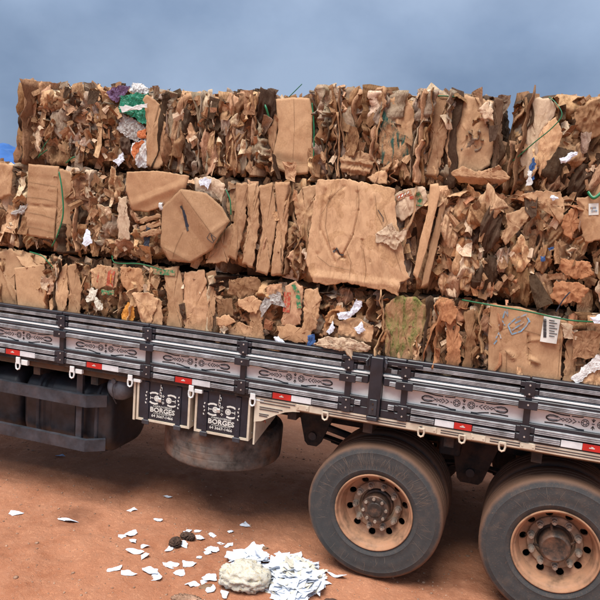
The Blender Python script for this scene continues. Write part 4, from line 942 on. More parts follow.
T3.patch([(340, 158), (350, 148), (366, 152), (376, 160), (370, 174), (350, 176), (342, 170)], -.06, MD, .03, .02, 12, creases=[((343, 160), (373, 165), .02, .03), ((345, 168), (370, 172), .02, .03)])
T3.patch([(368, 178), (378, 170), (387, 172), (387, 184), (372, 183)], -.07, LT, .015, .01, 12, rings=6, n=36)
T3.patch([(426, 104), (436, 92), (447, 96), (446, 140), (437, 178), (424, 175), (430, 140)], -.02, MD, .02, .01, 9)
T3.patch([(494, 97), (503, 99), (502, 140), (497, 172), (492, 170), (494, 135)], -.03, 'dark', .01, .008, 9, k=1.6)
T3.patch([(388, 100), (404, 94), (414, 110), (412, 150), (402, 176), (388, 174), (390, 140)], -.01, MD, .03, .012, 8, creases=[((395, 98), (404, 175), .02, .04)])
T3.patch([(376, 112), (384, 108), (396, 128), (411, 142), (409, 156), (394, 168), (380, 164)], -.05, MD, .02, .012, 10, mat='teal_cardboard', name='stained_sheet')
T3.edges(-.73, .62, step=.034, lean=2, fan=22, yaw=(30, 70), seg=(1, 1, 2)); T3.face(70, 4.0, .5); T3.edges(-.73, .62, step=.05, lean=2, fan=22, yaw=(20, 60), seg=(2, 3), proud=.06)
T3.wads(20, size=(.2, .36), tall=1.8); T3.scraps(30, size=(.07, .15), tall=1.6); T3.chaff(320); T3.crest(26, dict(dark=1, brown=3, mid=3, grey=2))
T3.strap([(435, 96, .0), (445, 96, -.02), (456, 97, -.02)], .004)
T4 = Bale(.675, 2.0, 2.97, 3.64, .08, 'bale at the right end of the top row with a thin green strap across', PAL_T, seed=14)
T4.patch([(533, 98), (552, 97), (556, 110), (545, 140), (534, 172), (526, 180), (520, 160), (528, 125)], -.02, 'pale', .03, .012, 8, k=.92, creases=[((545, 100), (528, 175), .015, .05)])
T4.patch([(540, 125), (556, 118), (563, 135), (552, 160), (540, 178), (536, 165)], -.05, LT, .03, .012, 10)
T4.patch([(575, 108), (600, 98), (606, 130), (590, 140), (575, 128)], -.04, BR, .03, .02, 10)
T4.blob([(528, 185), (531, 160), (535, 156), (538, 162), (533, 184)], 'bag_blue', 'plastic_wrapper', -.07, .012, .012, rings=5, n=30); T4.blob([(527, 186), (528, 168), (532, 172), (531, 185)], 'bag_white', 'plastic_wrapper', -.08, .012, .012, rings=5, n=30)
T4.blob([(560, 158), (570, 152), (578, 152), (570, 160), (562, 163)], 'paper_white', 'paper_scrap', -.08, .015, rings=5, n=30)
T4.edges(.72, 1.0, step=.035, lean=3, yaw=(30, 70)); T4.face(90, 1.5); T4.wads(44, .85, 2.0, size=(.22, .4), proud=.04); T4.scraps(45, .9, 2.0, size=(.07, .18), tall=1.3, yaw=50, curl=.3); T4.chaff(320); T4.crest(24, dict(dark=2, brown=3, mid=3, light=1))
T4.strap([(513, 161, -.05), (535, 142, -.1), (552, 128, -.1), (562, 115, -.09), (556, 103, -.06), (549, 97, -.02)], .0035)
# ---- middle row
M1 = Bale(-4.5, -2.93, 2.23, 2.955, .05, 'bale with creased box face and green strap, leftmost of the middle row', PAL_L, seed=21)
M1.patch([(30, 164), (57, 166), (56, 195), (53, 240), (24, 235), (28, 200)], -.05, MD, .012, .004, 5, torn=.002, k=1.05, tx=.1, creases=[((27, 185), (57, 190), .010, .012), ((27, 205), (56, 208), -.012, .02), ((26, 220), (55, 226), .008, .012), ((30, 176), (57, 180), -.008, .015)])
for pts in ([(29, 182), (40, 184), (56, 187)], [(28, 197), (44, 199), (56, 202)], [(26, 212), (42, 215), (54, 219)], [(25, 226), (40, 229), (53, 233)]): M1.ink(pts, .003, 'crease_shade', 'fold_shade', M1.e, .004)
M1.patch([(57, 168), (73, 172), (74, 200), (70, 238), (54, 240), (57, 200)], -.02, MD, .012, .006, 6, k=.95)
M1.patch([(-2, 163), (12, 165), (12, 195), (-2, 200)], -.05, MD, .015, .01, 9, rings=6, n=36)
M1.blob([(11, 212), (22, 206), (28, 204), (25, 212), (14, 216)], 'bag_grey', 'plastic_wrapper', -.07, .015, rings=5, n=30)
M1.wads(30); M1.face(100, 1.6); M1.scraps(55, -4.4, -2.95, size=(.08, .2), tall=1.3); M1.edges(-4.45, -3.3, step=.06, yaw=(20, 60)); M1.chaff(280); M1.crest(34, PAL_L, .03)
M1.strap([(59, 172, -.05), (62, 190, -.07), (63, 215, -.08), (57, 236, -.07), (52, 246, -.03)], .009)
M2 = Bale(-2.93, -1.39, 2.23, 2.95, .05, 'pale bale with an eight-sided flattened box at its right in the middle row', PAL_L, seed=22)
M2.patch([(128, 172), (160, 171), (190, 176), (186, 190), (168, 204), (145, 212), (130, 210), (125, 190)], -.085, LT, .02, .006, 4, torn=.003, k=1.05, tz=-.12, creases=[((130, 205), (185, 185), .012, .05)])
M2.patch([(160, 207), (182, 189), (207, 193), (223, 207), (231, 221), (214, 249), (190, 263), (168, 261), (159, 246)], -.10, MD, .012, .003, 4, torn=.002, k=1.0, tx=-.08, creases=[((182, 191), (216, 236), .035, .13), ((214, 232), (228, 222), .01, .02), ((165, 250), (185, 258), .012, .03), ((182, 205), (186, 230), -.015, .015)])
for pts in ([(182, 191), (196, 209), (215, 234)], [(162, 247), (176, 254), (190, 262)], [(215, 234), (230, 222)], [(183, 232), (176, 246), (172, 259)]): M2.ink(pts, .003, 'crease_shade', 'fold_shade', M2.e, .004)
M2.ink([(184.5, 210), (186, 218), (187.5, 227)], .030, 'bag_dark', 'torn_slit', M2.e, .003)
for pts in ([(181, 206), (184, 214), (186, 222), (188, 231)], [(183, 212), (185, 224)]): M2.ink(pts, .018, 'ink', 'torn_slit', M2.e)
M2.ink([(209, 238), (213, 233), (219, 238), (215, 243), (209, 238)], .005, 'ink', 'printed_mark', M2.e); M2.ink([(214, 235), (216, 241)], .008, 'ink', 'printed_mark', M2.e)
M2.patch([(211, 250), (231, 224), (238, 226), (228, 262), (206, 264)], -.07, MD, .012, .008, 8, k=.95)
M2.patch([(196, 178), (210, 176), (226, 184), (222, 202), (205, 194), (195, 192)], -.05, 'pale', .015, .012, 12, k=.9)
M2.patch([(227, 182), (239, 184), (238, 224), (230, 222), (226, 200)], -.01, MD, .012, .008, 9)
M2.patch([(118, 198), (127, 196), (130, 240), (117, 240)], -.05, 'pale', .015, .008, 9, k=.9)
M2.blob([(199, 180), (205, 177), (212, 179), (210, 185), (208, 190), (205, 185), (200, 186)], 'paper_white', 'paper_scrap', -.08, .008, .01, rings=5, n=30)
M2.blob([(86, 228), (90, 232), (92, 243), (86, 248), (83, 245)], 'paper_white', 'paper_scrap', -.09, .008, .012, rings=5, n=30)
M2.blob([(144, 236), (147, 226), (152, 230), (149, 246), (144, 245)], 'bag_dark', 'plastic_wrapper', -.07, .02, rings=5, n=30); M2.blob([(158, 203), (163, 200), (163, 210), (159, 212)], 'bag_white', 'plastic_wrapper', -.08, .012, rings=5, n=24)
for k, zz in enumerate((216, 223, 230)): M2.patch([(140, zz+3), (160, zz-3), (161, zz+3), (141, zz+8)], -.06-.012*k, MD, .006, .004, 9, rings=4, n=30, k=.95)
M2.edges(-2.92, -2.78, step=.03, yaw=(20, 55), pal=PAL_L, seg=(2, 3)); M2.face(170, 1.2, .5); M2.wads(40, size=(.16, .3)); M2.scraps(20, size=(.15, .24), proud=.02); M2.scraps(85, size=(.06, .15), tall=1.15, yaw=40, pitch=(-30, 20), proud=.06); M2.chaff(360); M2.crest(30, PAL_L, .03)
M2.strap([(226, 190, -.06), (230, 200, -.08), (231, 215, -.07)], .007)
M3 = Bale(-1.40, .13, 2.22, 2.955, .05, 'bale with one huge wrinkled tan sheet beside ribbed upright layers in the middle row', PAL_V, seed=23)
M3.patch([(318, 180), (345, 179), (372, 184), (395, 188), (396, 215), (402, 240), (405, 265), (410, 278), (400, 283), (398, 296), (388, 290), (370, 288), (345, 282), (330, 286), (313, 282), (306, 260), (311, 225)], -.075, 'light', .05, .007, 4, torn=.006, k=1.0, ridge=True, mat='cardboard_old', rings=46, n=210, wr=.003, nf=5,
    creases=[((358, 192), (359, 210), -.016, .010), ((359, 210), (354, 235), -.016, .010), ((354, 235), (342, 258), -.014, .010), ((330, 200), (345, 186), -.012, .012), ((326, 190), (321, 230), -.014, .014), ((321, 230), (335, 262), -.012, .013), ((363, 240), (366, 280), -.014, .014), ((372, 200), (371, 262), -.010, .012), ((322, 185), (318, 250), .012, .03), ((375, 195), (385, 280), .012, .04), ((315, 276), (400, 286), .012, .05), ((335, 250), (345, 258), -.02, .015), ((326, 200), (342, 190), .01, .03)])
for pts in ([(358, 186), (360, 200), (358, 218), (353, 236), (344, 254), (338, 260)], [(333, 190), (328, 206), (326, 226), (331, 248)], [(345, 186), (334, 196), (322, 214)], [(376, 196), (378, 214), (384, 226)], [(384, 210), (388, 222), (381, 233), (377, 242)], [(364, 250), (367, 268), (365, 282)], [(318, 256), (330, 266), (350, 270)], [(346, 246), (352, 262), (350, 276)], [(392, 236), (396, 252), (402, 272)]): M3.ink(pts, .0026, 'crease_shade', 'fold_shade', M3.e, .004)
M3.ink([(334, 252), (338, 248), (340, 254), (344, 255)], .012, 'ink', 'torn_slit', M3.e, .008); M3.ink([(379, 210), (384, 218), (384, 222)], .006, 'ink', 'torn_slit', M3.e, .008)
M3.patch([(376, 235), (392, 222), (396, 232), (408, 228), (404, 240), (394, 250), (388, 244), (377, 243)], -.12, 'pale', .012, .012, 14, k=1.0)
pr1 = M3.patch([(395, 194), (411, 188), (426, 187), (427, 200), (420, 208), (402, 222), (395, 215)], -.04, 'pale', .025, .008, 10, creases=[((402, 192), (410, 212), -.01, .015)])
M3.ink([(397, 199), (404, 195), (412, 192)], .035, 'print_red', 'printed_band', M3.e, .006); M3.ink([(410, 198), (414, 197)], .022, 'print_red', 'printed_band', M3.e, .006); M3.ink([(417, 193), (420, 199), (419, 206)], .045, 'print_green', 'printed_band', M3.e, .007)
for a in (399, 402, 405, 408): M3.ink([(a, 198.3-(a-399)*.5), (a+1, 196-(a-399)*.5)], .008, 'print_white', 'printed_letter', M3.e, .010)
M3.patch([(293, 200), (304, 186), (318, 186), (314, 215), (308, 245), (300, 235), (296, 220)], -.03, 'light', .03, .012, 9, k=.95)
M3.patch([(258, 186), (272, 182), (276, 220), (268, 276), (256, 272), (262, 230)], -.07, MD, .02, .008, 7, k=1.05); M3.patch([(236, 184), (247, 182), (246, 220), (236, 262), (228, 256), (234, 220)], -.07, MD, .02, .008, 7, k=1.0)
M3.patch([(276, 182), (290, 182), (287, 225), (282, 276), (271, 276), (277, 225)], -.07, MD, .018, .008, 7, k=.98); M3.patch([(246, 184), (258, 182), (259, 225), (252, 268), (242, 264), (248, 220)], -.07, LT, .018, .008, 7, k=.95)
M3.edges(-1.39, -.72, step=.036, lean=-5, fan=-4, yaw=(35, 70), seg=(1, 1, 1, 2), pal=PAL_V); M3.face(80, 3.5); M3.edges(-.95, -.74, step=.03, lean=4, yaw=(25, 60), seg=(2, 3), pal=dict(brown=3, dark=1, mid=2)); M3.edges(-.1, .12, step=.03, lean=4, yaw=(30, 70), pal=PAL_V)
M3.scraps(30, -1.0, -.72, size=(.06, .14), tall=1.7, pal=PAL_L); M3.scraps(40, -.12, .12, size=(.06, .13), pal=PAL_R); M3.chaff(320); M3.crest(34, PAL_L, .03)
M4 = Bale(.13, 1.26, 2.22, 2.97, .05, 'ragged reddish bale of torn curled scraps in the middle row', PAL_R, seed=24)
M4.patch([(430, 184), (438, 183), (440, 192), (436, 210), (428, 245), (417, 280), (413, 275), (420, 240), (428, 210)], -.08, LT, .02, .004, 6, torn=.002)
M4.patch([(441, 200), (447, 198), (441, 230), (428, 285), (421, 288), (430, 245)], -.05, MD, .015, .005, 6, torn=.002)
M4.patch([(506, 214), (526, 207), (530, 216), (518, 232), (505, 245), (500, 238), (507, 226)], -.09, LT, .02, .012, 9, k=.9)
M4.patch([(520, 195), (540, 190), (560, 193), (566, 208), (560, 224), (550, 215), (536, 205)], -.07, MD, .03, .014, 8); M4.patch([(562, 218), (575, 206), (580, 222), (572, 240), (563, 232)], -.07, 'red', .02, .01, 9)
M4.patch([(556, 280), (580, 282), (590, 290), (580, 302), (560, 305), (550, 298)], -.07, 'red', .03, .016, 10); M4.patch([(560, 258), (590, 262), (594, 275), (575, 280), (558, 270)], -.06, 'red', .02, .014, 10, k=1.1)
M4.blob([(549, 197), (556, 195), (560, 199), (552, 202)], 'paper_white', 'paper_scrap', -.11, .01, rings=4, n=24); M4.blob([(541, 256), (545, 254), (545, 260), (541, 261)], 'bag_blue', 'plastic_wrapper', -.09, .01, rings=4, n=24); M4.blob([(549, 248), (553, 245), (553, 250), (550, 251)], 'bag_blue', 'plastic_wrapper', -.09, .01, rings=4, n=24)
M4.wads(46, .2, 1.26, size=(.16, .32), tall=1.7, proud=.03); M4.face(150, 1.9, .7); M4.wads(20, .2, 1.26, size=(.16, .28), tall=1.8, proud=.07); M4.scraps(55, .2, 1.26, size=(.08, .19), tall=1.9, yaw=60, pitch=(-45, 25), proud=.08, curl=.85, roll=.5); M4.edges(.13, .3, step=.03, lean=8, yaw=(30, 60)); M4.chaff(440); M4.crest(40, dict(light=3, mid=3, pale=1, red=1), .05, (.07, .15))
M5 = Bale(1.26, 2.5, 2.22, 2.95, .05, 'bale at the right edge of the middle row with a small white sticker', PAL_R, seed=25)
M5.patch([(577, 198), (600, 195), (612, 196), (612, 240), (585, 242), (579, 225)], -.05, MD, .015, .006, 7)
M5.ink([(588.5, 209.5), (598.5, 209)], .075, 'print_white', 'sticker', M5.e, .008); M5.ink([(590, 208), (596, 207.6)], .012, 'print_blue', 'printed_mark', M5.e, .011); M5.ink([(591, 211), (597, 210.7)], .008, 'print_blue', 'printed_mark', M5.e, .011)
M5.wads(24); M5.face(80, 1.5); M5.scraps(45, size=(.08, .2)); M5.chaff(120); M5.crest(20, PAL_R, .03); M5.strap([(588, 192, -.04), (594, 198, -.07), (604, 190, -.06)], .009)
# ---- bottom row
B1 = Bale(-4.4, -3.16, 1.275, 2.19, .03, 'bale of smooth flattened boxes at the left end of the bottom row', PAL_L, seed=31)
B1.patch([(14, 268), (44, 264), (47, 282), (49, 312), (18, 312), (16, 290)], -.04, LT, .012, .003, 4, torn=.001, k=.97); B1.patch([(-2, 252), (10, 248), (28, 262), (14, 270), (17, 312), (-3, 312)], -.02, LT, .02, .006, 5, k=.9, creases=[((-2, 258), (14, 300), .012, .02)])
B1.patch([(10, 249), (44, 256), (46, 265), (28, 268)], -.01, LT, .01, .006, 6, tz=.5, k=1.0); B1.patch([(44, 262), (52, 270), (52, 312), (48, 312)], .0, MD, .01, .006, 9)
B1.wads(14); B1.face(60, 1.6); B1.scraps(30, size=(.1, .22)); B1.edges(-4.4, -3.2, step=.06, yaw=(20, 60)); B1.crest(24, PAL_L, .02); B1.chaff(120); B1.strap([(30, 252, -.03), (42, 256, -.07), (48, 262, -.08), (53, 268, -.05)], .007)
B2 = Bale(-3.16, -1.83, 1.275, 2.195, .03, 'bale with a red printed carton, orange patch and upright sheets in the bottom row', PAL_R, seed=32)
B2.patch([(58, 268), (66, 264), (68, 290), (66, 322), (54, 320), (55, 290)], -.03, LT, .02, .006, 8, k=.92); B2.patch([(66, 266), (76, 264), (82, 290), (80, 322), (67, 322), (70, 290)], -.025, MD, .02, .006, 8)
B2.patch([(90, 270), (100, 264), (108, 266), (107, 285), (96, 290), (92, 282)], -.05, 'light', .015, .008, 9); B2.patch([(107, 266), (118, 268), (117, 288), (105, 286)], -.06, 'print_red' and (.5, .3, .17), .012, .006, 9)
B2.ink([(113, 270), (110, 286)], .065, 'print_red', 'printed_band', B2.e, .006); B2.ink([(112.5, 274), (111.5, 283)], .010, 'orange_card', 'printed_letter', B2.e, .010); B2.ink([(101, 272), (99, 282)], .014, 'print_red', 'printed_mark', B2.e, .02)
B2.blob([(101, 290), (115, 290), (114, 295), (101, 294)], 'print_green', 'printed_flap', -.07, .006, .006, rings=4, n=24)
B2.blob([(85, 300), (90, 288), (98, 290), (94, 296), (100, 300), (103, 310), (97, 310), (94, 300), (88, 302)], 'paper_cream', 'paper_scrap', -.08, .02, .02)
B2.blob([(121, 315), (126, 304), (132, 301), (135, 310), (133, 321), (122, 320)], 'orange_card', 'orange_sheet', -.07, .01, .015)
B2.patch([(132, 293), (148, 292), (158, 300), (150, 325), (140, 322), (138, 306)], -.08, LT, .02, .012, 8, k=.97, creases=[((134, 294), (146, 322), .015, .03)]); B2.patch([(148, 296), (162, 300), (163, 330), (147, 328)], -.06, LT, .02, .008, 9, k=.9)
B2.patch([(120, 266), (140, 268), (146, 290), (132, 296), (122, 285)], -.03, (.45, .24, .12), .02, .014, 9)
B2.wads(26); B2.face(90, 2.2); B2.scraps(40, size=(.08, .19), tall=1.5); B2.edges(-3.15, -2.75, step=.035, yaw=(25, 65), z1=2.17); B2.edges(-2.4, -1.85, step=.05, yaw=(25, 65), lean=6); B2.chaff(280); B2.crest(28, PAL_R, .02)
B2.strap([(112, 256, .0), (116, 263, -.06), (140, 264, -.07), (162, 270, -.06)], .005)
B3 = Bale(-1.83, -.13, 1.275, 2.19, .03, 'mixed bale with red and green carton and white paper in the bottom row', PAL_R, seed=33)
B3.patch([(165, 268), (178, 266), (184, 290), (182, 336), (166, 334), (168, 300)], -.03, LT, .02, .006, 7, k=.93); B3.ink([(152+3, 271), (176, 273)], .045, 'print_green', 'printed_band', B3.e, .012); 
B3.patch([(185, 272), (204, 270), (210, 300), (206, 340), (186, 338), (183, 300)], -.03, (.46, .27, .15), .025, .01, 7, creases=[((190, 280), (188, 335), .012, .02)]); B3.patch([(205, 274), (216, 270), (216, 310), (210, 340), (202, 338), (210, 305)], -.02, MD, .02, .006, 8)
B3.patch([(238, 300), (252, 295), (262, 302), (256, 314), (240, 308)], -.08, LT, .012, .006, 9, k=1.0); B3.patch([(216, 318), (228, 314), (236, 322), (226, 326), (218, 326)], -.09, LT, .012, .006, 9, k=1.0, rings=6, n=36); B3.patch([(216, 300), (232, 298), (234, 316), (218, 318)], -.05, BR, .012, .008, 9, k=.9)
B3.patch([(230, 280), (258, 276), (262, 290), (245, 298), (228, 294)], -.04, BR, .02, .014, 10); B3.patch([(228, 330), (240, 322), (258, 330), (260, 346), (230, 342)], -.05, MD, .015, .008, 9); B3.patch([(250, 312), (262, 306), (264, 340), (250, 338)], -.05, MD, .012, .008, 9)
B3.patch([(284, 286), (296, 281), (303, 290), (300, 325), (290, 328), (280, 326), (286, 305)], -.06, (.5, .29, .17), .025, .008, 8); B3.ink([(288, 292), (287, 312)], .055, 'print_red', 'printed_band', B3.e, .006); B3.ink([(294, 284), (298, 292), (300, 308)], .035, 'print_green', 'printed_band', B3.e, .008)
B3.patch([(304, 290), (318, 288), (322, 300), (316, 330), (302, 334), (304, 312)], -.06, MD, .03, .01, 8, k=1.05); B3.patch([(276, 326), (290, 325), (312, 330), (310, 344), (280, 340)], -.07, MD, .015, .006, 8)
B3.blob([(261, 306), (268, 296), (280, 292), (286, 308), (280, 304), (272, 302), (265, 312), (262, 318)], 'bag_grey', 'plastic_wrapper', -.08, .02, .015); B3.blob([(274, 338), (278, 336), (284, 344), (276, 345)], 'paper_white', 'paper_scrap', -.09, .012, rings=4, n=24); B3.blob([(308, 336), (315, 334), (314, 346), (308, 345)], 'bag_blue', 'plastic_wrapper', -.09, .012, rings=4, n=24)
B3.blob([(337, 314), (350, 312), (357, 300), (362, 302), (361, 310), (350, 318), (340, 320)], 'paper_white', 'paper_scrap', -.09, .012, .015); B3.blob([(326, 332), (333, 322), (335, 332), (329, 335)], 'paper_white', 'paper_scrap', -.1, .012, rings=4, n=24); B3.blob([(354, 328), (362, 322), (366, 330), (358, 334)], 'paper_white', 'paper_scrap', -.1, .012, rings=4, n=24)
B3.patch([(314, 344), (325, 337), (345, 338), (360, 342), (372, 346), (366, 352), (354, 350), (352, 360), (346, 352), (330, 350)], -.115, 'pale', .02, .016, 12, k=.75, hole=0); B3.patch([(340, 320), (358, 318), (374, 326), (372, 342), (352, 342), (338, 334)], -.06, MD, .025, .016, 10)
B3.patch([(262, 286), (282, 284), (283, 296), (264, 300)], -.04, (.46, .25, .14), .015, .01, 10)
B3.wads(30, size=(.16, .3)); B3.face(120, 1.8); B3.scraps(40, size=(.08, .2), tall=1.5); B3.edges(-1.8, -1.3, step=.05, yaw=(25, 65)); B3.edges(-.35, -.13, step=.04, yaw=(25, 60)); B3.chaff(320); B3.crest(34, PAL_R, .02)
B4 = Bale(-.13, .76, 1.275, 2.19, .03, 'bale of upright reddish layers with green mould in the bottom row', PAL_R, seed=34)
B4.patch([(386, 304), (398, 296), (416, 298), (428, 306), (422, 340), (412, 362), (386, 360), (384, 330)], -.045, 'mid', .02, .012, 9, mat='mossy_cardboard')
B4.patch([(436, 302), (452, 300), (458, 312), (450, 326), (440, 318)], -.06, 'red', .02, .01, 9, k=1.1); B4.patch([(446, 322), (456, 318), (462, 340), (458, 370), (446, 368)], -.04, 'red', .02, .01, 9); B4.patch([(464, 312), (474, 308), (476, 340), (472, 372), (462, 368), (466, 340)], -.04, BR, .02, .01, 9, k=1.1)
B4.edges(-.13, .76, step=.034, yaw=(25, 65), lean=-2, fan=8, seg=(1, 2)); B4.face(70, 3.2); B4.edges(-.13, .02, step=.03, yaw=(25, 60), lean=10); B4.wads(12, size=(.16, .28), tall=1.8); B4.scraps(30, size=(.07, .16), tall=1.7, curl=.5); B4.chaff(240); B4.crest(22, PAL_R, .03)
B5 = Bale(.76, 2.5, 1.275, 2.19, .03, 'bale with a big box face, blue handwriting and barcode label in the bottom row', PAL_R, seed=35)
B5.patch([(491, 304), (520, 307), (560, 318), (568, 322), (562, 345), (560, 385), (528, 378), (488, 372), (488, 335)], -.05, (.43, .25, .135), .02, .008, 4, torn=.002, rings=16, n=90,
    creases=[((528, 335), (529, 360), -.025, .012), ((529, 358), (538, 362), .03, .015), ((508, 352), (514, 358), .025, .02), ((562, 330), (560, 380), .015, .012), ((490, 370), (505, 330), .008, .02), ((530, 340), (560, 338), .008, .02)])
for pts in ([(527, 334), (529, 346), (528, 358)], [(529, 359), (537, 362)], [(505, 350), (512, 357), (515, 354)], [(494, 332), (510, 327), (528, 331), (558, 340)], [(560, 330), (560, 350), (558, 376)], [(506, 372), (507, 352)]): B5.ink(pts, .003, 'crease_shade', 'fold_shade', B5.e, .004)
for pts in ([(499, 326), (502, 320), (505, 325)], [(503, 318), (505, 311), (508, 316), (507, 308)], [(496, 338), (499, 332), (501, 338)], [(508, 325), (516, 318), (527, 314)], [(508, 325), (512, 334), (521, 331)], [(521, 331), (526, 326), (529, 321)], [(515, 323), (521, 320)], [(512, 330), (524, 322)], [(526, 315), (530, 322)], [(494, 344), (497, 340)]):
    B5.ink(pts, .009, 'print_blue', 'handwriting', B5.e, .006)
B5.ink([(542, 327.5), (558.5, 330)], .185, 'print_white', 'label_sticker', B5.e, .012)
for k, a in enumerate((318.5, 320, 321, 322.6, 324, 325, 326.5, 328, 329.2, 331, 332, 333.5, 335, 336)): B5.ink([(543.2, a), (546.3, a+.4)], .006+.003*(k % 3), 'ink', 'barcode', B5.e, .017)
for k in range(7): B5.ink([(549, 319.5+k*2.6), (549+(8 if k % 2 else 5.5), 320.6+k*2.6)], .006, 'ink', 'printed_mark', B5.e, .017)
B5.patch([(560, 322), (572, 325), (580, 332), (577, 340), (566, 338)], -.07, 'pale', .02, .008, 9, k=.8); B5.patch([(566, 340), (576, 338), (576, 382), (562, 384)], -.03, MD, .015, .008, 8)
B5.blob([(571, 380), (584, 366), (597, 356), (606, 352), (606, 366), (590, 374), (578, 385)], 'bag_white', 'plastic_sheet', -.08, .012, .015); B5.blob([(589, 318), (602, 314), (606, 324), (592, 323)], 'paper_white', 'paper_scrap', -.1, .012, rings=5, n=30)
B5.patch([(575, 385), (590, 372), (606, 366), (606, 392)], -.06, LT, .02, .012, 10)
B5.wads(34); B5.face(90, 1.8); B5.scraps(65, size=(.08, .2), tall=1.4); B5.edges(1.25, 2.48, step=.05, yaw=(25, 65)); B5.chaff(280); B5.crest(26, PAL_R, .03)
B5.strap([(462, 300, -.05), (490, 305, -.09), (530, 312, -.09), (557, 318, -.09), (577, 321, -.09), (598, 322, -.05)], .0055); B5.strap([(556, 312, -.1), (563, 300, -.12), (570, 292, -.12)], .004, mat='bag_dark')

# blue tarpaulin bundled behind the top row
tb = Vector((-4.15, .75, 2.955)); nu, nv = 36, 26; v = []; f = []
for j in range(nv+1):
    for i in range(nu+1):
        u, w_ = i/nu*2-1, j/nv*2-1; e = max(0, 1-max(abs(u)**3, abs(w_)**2.2)); x, y = u*.72, w_*.5
        h = .22*e**.5*(.75-.25*u)+.06*e*float(n2(np.array([x]), np.array([y]), 5, 77, 3)[0]); v.append((x, y, max(0, h)))
for j in range(nv):
    for i in range(nu): a = j*(nu+1)+i; f.append((a, a+1, a+nu+2, a+nu+1))
tag(mk('tarpaulin', v, f, 'tarp_blue', None, tb, True), 'folded blue tarpaulin lying on the middle row beside the top bales', 'tarpaulin')

# ------------------------------------------------------------------ litter on the ground
def paper(px, py, sx, sy, rot, label, group=None, mat='paper_white', z=None, name='paper_scrap', tilt=0.0, sd=0, lift=.008):
    p = at(px, py, Z=.0); q = random.Random(sd+int(px*13+py*7)); shp = name == 'paper_sheet'; nc = 4 if shp else q.choice((4, 5, 5, 6)); poly = []
    for i in range(nc):
        a = 2*math.pi*(i+q.uniform(-.14, .14) if shp else i+q.uniform(-.3, .3))/nc; r = q.uniform(.5, .62) if shp else q.uniform(.36, .6); poly.append((r*math.cos(a)*sx*1.12, r*math.sin(a)*sy*1.12))
    b = resample(poly, 20); b = b+rng.normal(0, .0018, b.shape); cr = [(q.uniform(0, 3.14), q.uniform(-.02, .02), q.uniform(-.3, .3)) for _ in range(2)]
    def yf(x, zz, t):
        y = 0*x
        for a, d, am in cr: y = y+am*np.abs(x*math.cos(a)+zz*math.sin(a)-d)
        return y+.006*n2(x, zz, 25, q.randrange(99), 2)
    vv, ff = sheet_solid(b, 4, yf, .0012); vv = np.stack([vv[:, 0], vv[:, 2], -vv[:, 1]], 1)
    if z is None: vv[:, 2] += -vv[:, 2].min()-.002
    o = mk(name, vv, [tuple(reversed(x)) for x in ff], mat, None, (p[0], p[1], (gz(p[0], p[1])+.002) if z is None else z), False); o.rotation_euler = (tilt*q.uniform(-1, 1), tilt*q.uniform(-1, 1), rot)
    return tag(o, label, 'paper', group)
S = [(15, 511, .13, .11, 'white paper scrap alone at the far left edge of the dirt', None), (69, 520, .17, .06, 'long white paper scrap lying right of the dark damp patch', None), (61, 455, .10, .04, 'bluish paper scrap below the black side guard', 'paper_blue'),
     (168, 496, .10, .06, 'white paper scrap nearest to the spare wheel', None), (132, 507.5, .09, .07, 'small white scrap above and left of the paper cluster', None), (158, 520, .09, .05, 'small white scrap between spare wheel and dark clods', None), (337, 574, .16, .06, 'pointed white paper scrap beside the front tyre of the pair', None), (245, 523, .10, .09, 'bent white paper scrap in front of the spare wheel', None), (260, 544, .09, .09, 'white paper scrap just above the paper pile', None)]
for px, py, a, b, lb, mt in S: paper(px, py, a, b, random.uniform(0, .6), lb, None, mt or 'paper_white')
G = [(122.7, 537, .07, .05), (131.3, 534.5, .12, .07), (133.3, 542, .10, .05), (144, 547, .09, .05), (135, 553, .12, .06), (144.5, 556, .1, .07), (115, 571, .14, .09), (126.7, 575, .14, .07), (150, 573, .13, .09), (156, 577, .12, .08), (171.3, 564, .12, .1), (180.3, 573, .08, .09), (189, 564, .12, .1), (192, 584, .13, .06), (187.3, 530, .08, .08), (197.3, 528.3, .07, .05), (169.3, 547, .11, .06), (182.7, 543, .10, .06), (199.8, 535.6, .08, .09), (199, 556, .06, .05), (212, 547, .12, .08), (208, 550, .1, .07), (228.7, 541.5, .1, .06), (221, 539, .06, .04), (231, 528, .07, .04), (212, 531.6, .07, .05), (209, 578, .11, .12), (211, 589, .1, .08), (224, 594, .12, .08), (203, 582, .08, .05)]
ORD = 'first second third fourth fifth sixth seventh eighth ninth tenth eleventh twelfth thirteenth fourteenth fifteenth sixteenth seventeenth eighteenth nineteenth twentieth'.split(); ORD = ORD+['twenty-'+w_ for w_ in ORD[:9]]+['thirtieth']
for i, (px, py, a, b) in enumerate(sorted(G)):
    paper(px, py, a, b, random.uniform(0, 3.1), ORD[i]+' from the left of the white scraps strewn left of the paper pile', 'paper scraps strewn left of the pile')
pq = random.Random(99)
for i in range(34):
    a = pq.uniform(0, 6.28); r = math.sqrt(pq.random()); px, py = 249+21*r*math.cos(a), 562+9*r*math.sin(a)
    pp = at(px, py, Z=0); h = .012+.05*(1-r)+.012*(i % 3); paper(px, py, pq.uniform(.09, .16), pq.uniform(.07, .12), pq.uniform(0, 3.1), 'crumpled white paper sheet heaped behind the soggy paper lump', 'papers heaped behind the lump', z=gz(pp[0], pp[1])+h, name='paper_sheet', tilt=.35, sd=i)
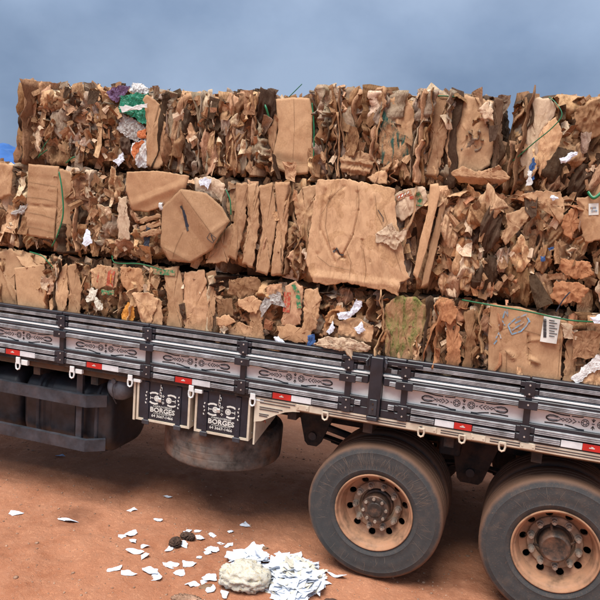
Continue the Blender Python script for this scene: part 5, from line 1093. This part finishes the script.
for i in range(140):
    a = pq.uniform(0, 6.28); r = math.sqrt(pq.random()); px, py = 293+27*r*math.cos(a), 579+24*r*math.sin(a)
    pp = at(px, py, Z=0); h = .012+.10*(1-r**1.3)*pq.uniform(.5, 1); paper(px, py, pq.uniform(.09, .19), pq.uniform(.07, .14), pq.uniform(0, 3.1), 'white paper sheet in the loose pile by the tyre', 'papers in the loose pile', mat='paper_white' if pq.random() < .85 else 'paper_cream', z=gz(pp[0], pp[1])+h, name='paper_sheet', tilt=.4, sd=i)
def lump(name, px, py, rx, ry, rz, mat, label, cat, sd, sc=9, amp=.18, rot=0., group=None):
    p = at(px, py, Z=0); v = []; f = []; nu, nv = 80, 40
    for j in range(nv+1):
        th = math.pi*j/nv
        for i in range(nu): ph = 2*math.pi*i/nu; v.append((math.sin(th)*math.cos(ph), math.sin(th)*math.sin(ph), math.cos(th)))
    v = np.array(v); d = 1+amp*(.5-np.abs(fbm(v*sc*.25, 4, sd, .6)))*1.5; v = v*d[:, None]*np.array([rx, ry, rz])
    for j in range(nv):
        for i in range(nu): f.append((j*nu+i, (j+1)*nu+i, (j+1)*nu+(i+1) % nu, j*nu+(i+1) % nu))
    o = mk(name, v, f, mat, None, (p[0], p[1], gz(p[0], p[1])+rz*.72), True); o.rotation_euler.z = rot; return tag(o, label, cat, group)
lp_ = lump('paper_lump', 244, 585, .18, .125, .095, 'soggy_paper', 'soggy cream paper lump in front of the white papers', 'paper lump', 4, 7, .22, .3)
vv = np.array([v.co for v in lp_.data.vertices]); nn = np.array([v.normal for v in lp_.data.vertices]); dd = .022*(.4-np.abs(fbm(vv*9, 3, 31, .5)))+.002*fbm(vv*50, 2, 35); vv = vv+nn*dd[:, None]; vv[:, 2] = np.maximum(vv[:, 2], -.07); lp_.data.vertices.foreach_set('co', vv.ravel()); lp_.data.update()
lump('dirt_clod', 175.5, 543, .042, .05, .035, 'dark_clod', 'dark clod lying left among the white scraps', 'clod', 6, 9, .4); lump('dirt_clod', 187.5, 537, .055, .035, .03, 'dark_clod', 'smaller dark clod just right of the other clod', 'clod', 7, 9, .4)
cb = paper(205, 587, .10, .08, .4, 'brown cardboard scrap between white papers at the bottom', None, 'cardboard', name='cardboard_scrap'); cb.color = (.2, .12, .07, 1); cb['category'] = 'cardboard'
cb = paper(333, 600, .18, .09, .3, 'dark brown cardboard scrap right of the pile at the bottom edge', None, 'cardboard', name='cardboard_scrap', sd=3); cb.color = (.09, .05, .035, 1); cb['category'] = 'cardboard'
cb = paper(265, 546, .06, .05, 1.3, 'tiny brown scrap touching a white paper above the pile', None, 'cardboard', name='cardboard_scrap', sd=5); cb.color = (.25, .15, .09, 1); cb['category'] = 'cardboard'
lump('dirt_clod', 188, 603, .10, .06, .025, 'stone', 'flat brown dirt heap at the bottom edge left of the paper lump', 'clod', 16, 12, .5)
scene.render.engine = 'CYCLES'; scene.cycles.max_bounces = 5; scene.cycles.diffuse_bounces = 2; scene.cycles.glossy_bounces = 2
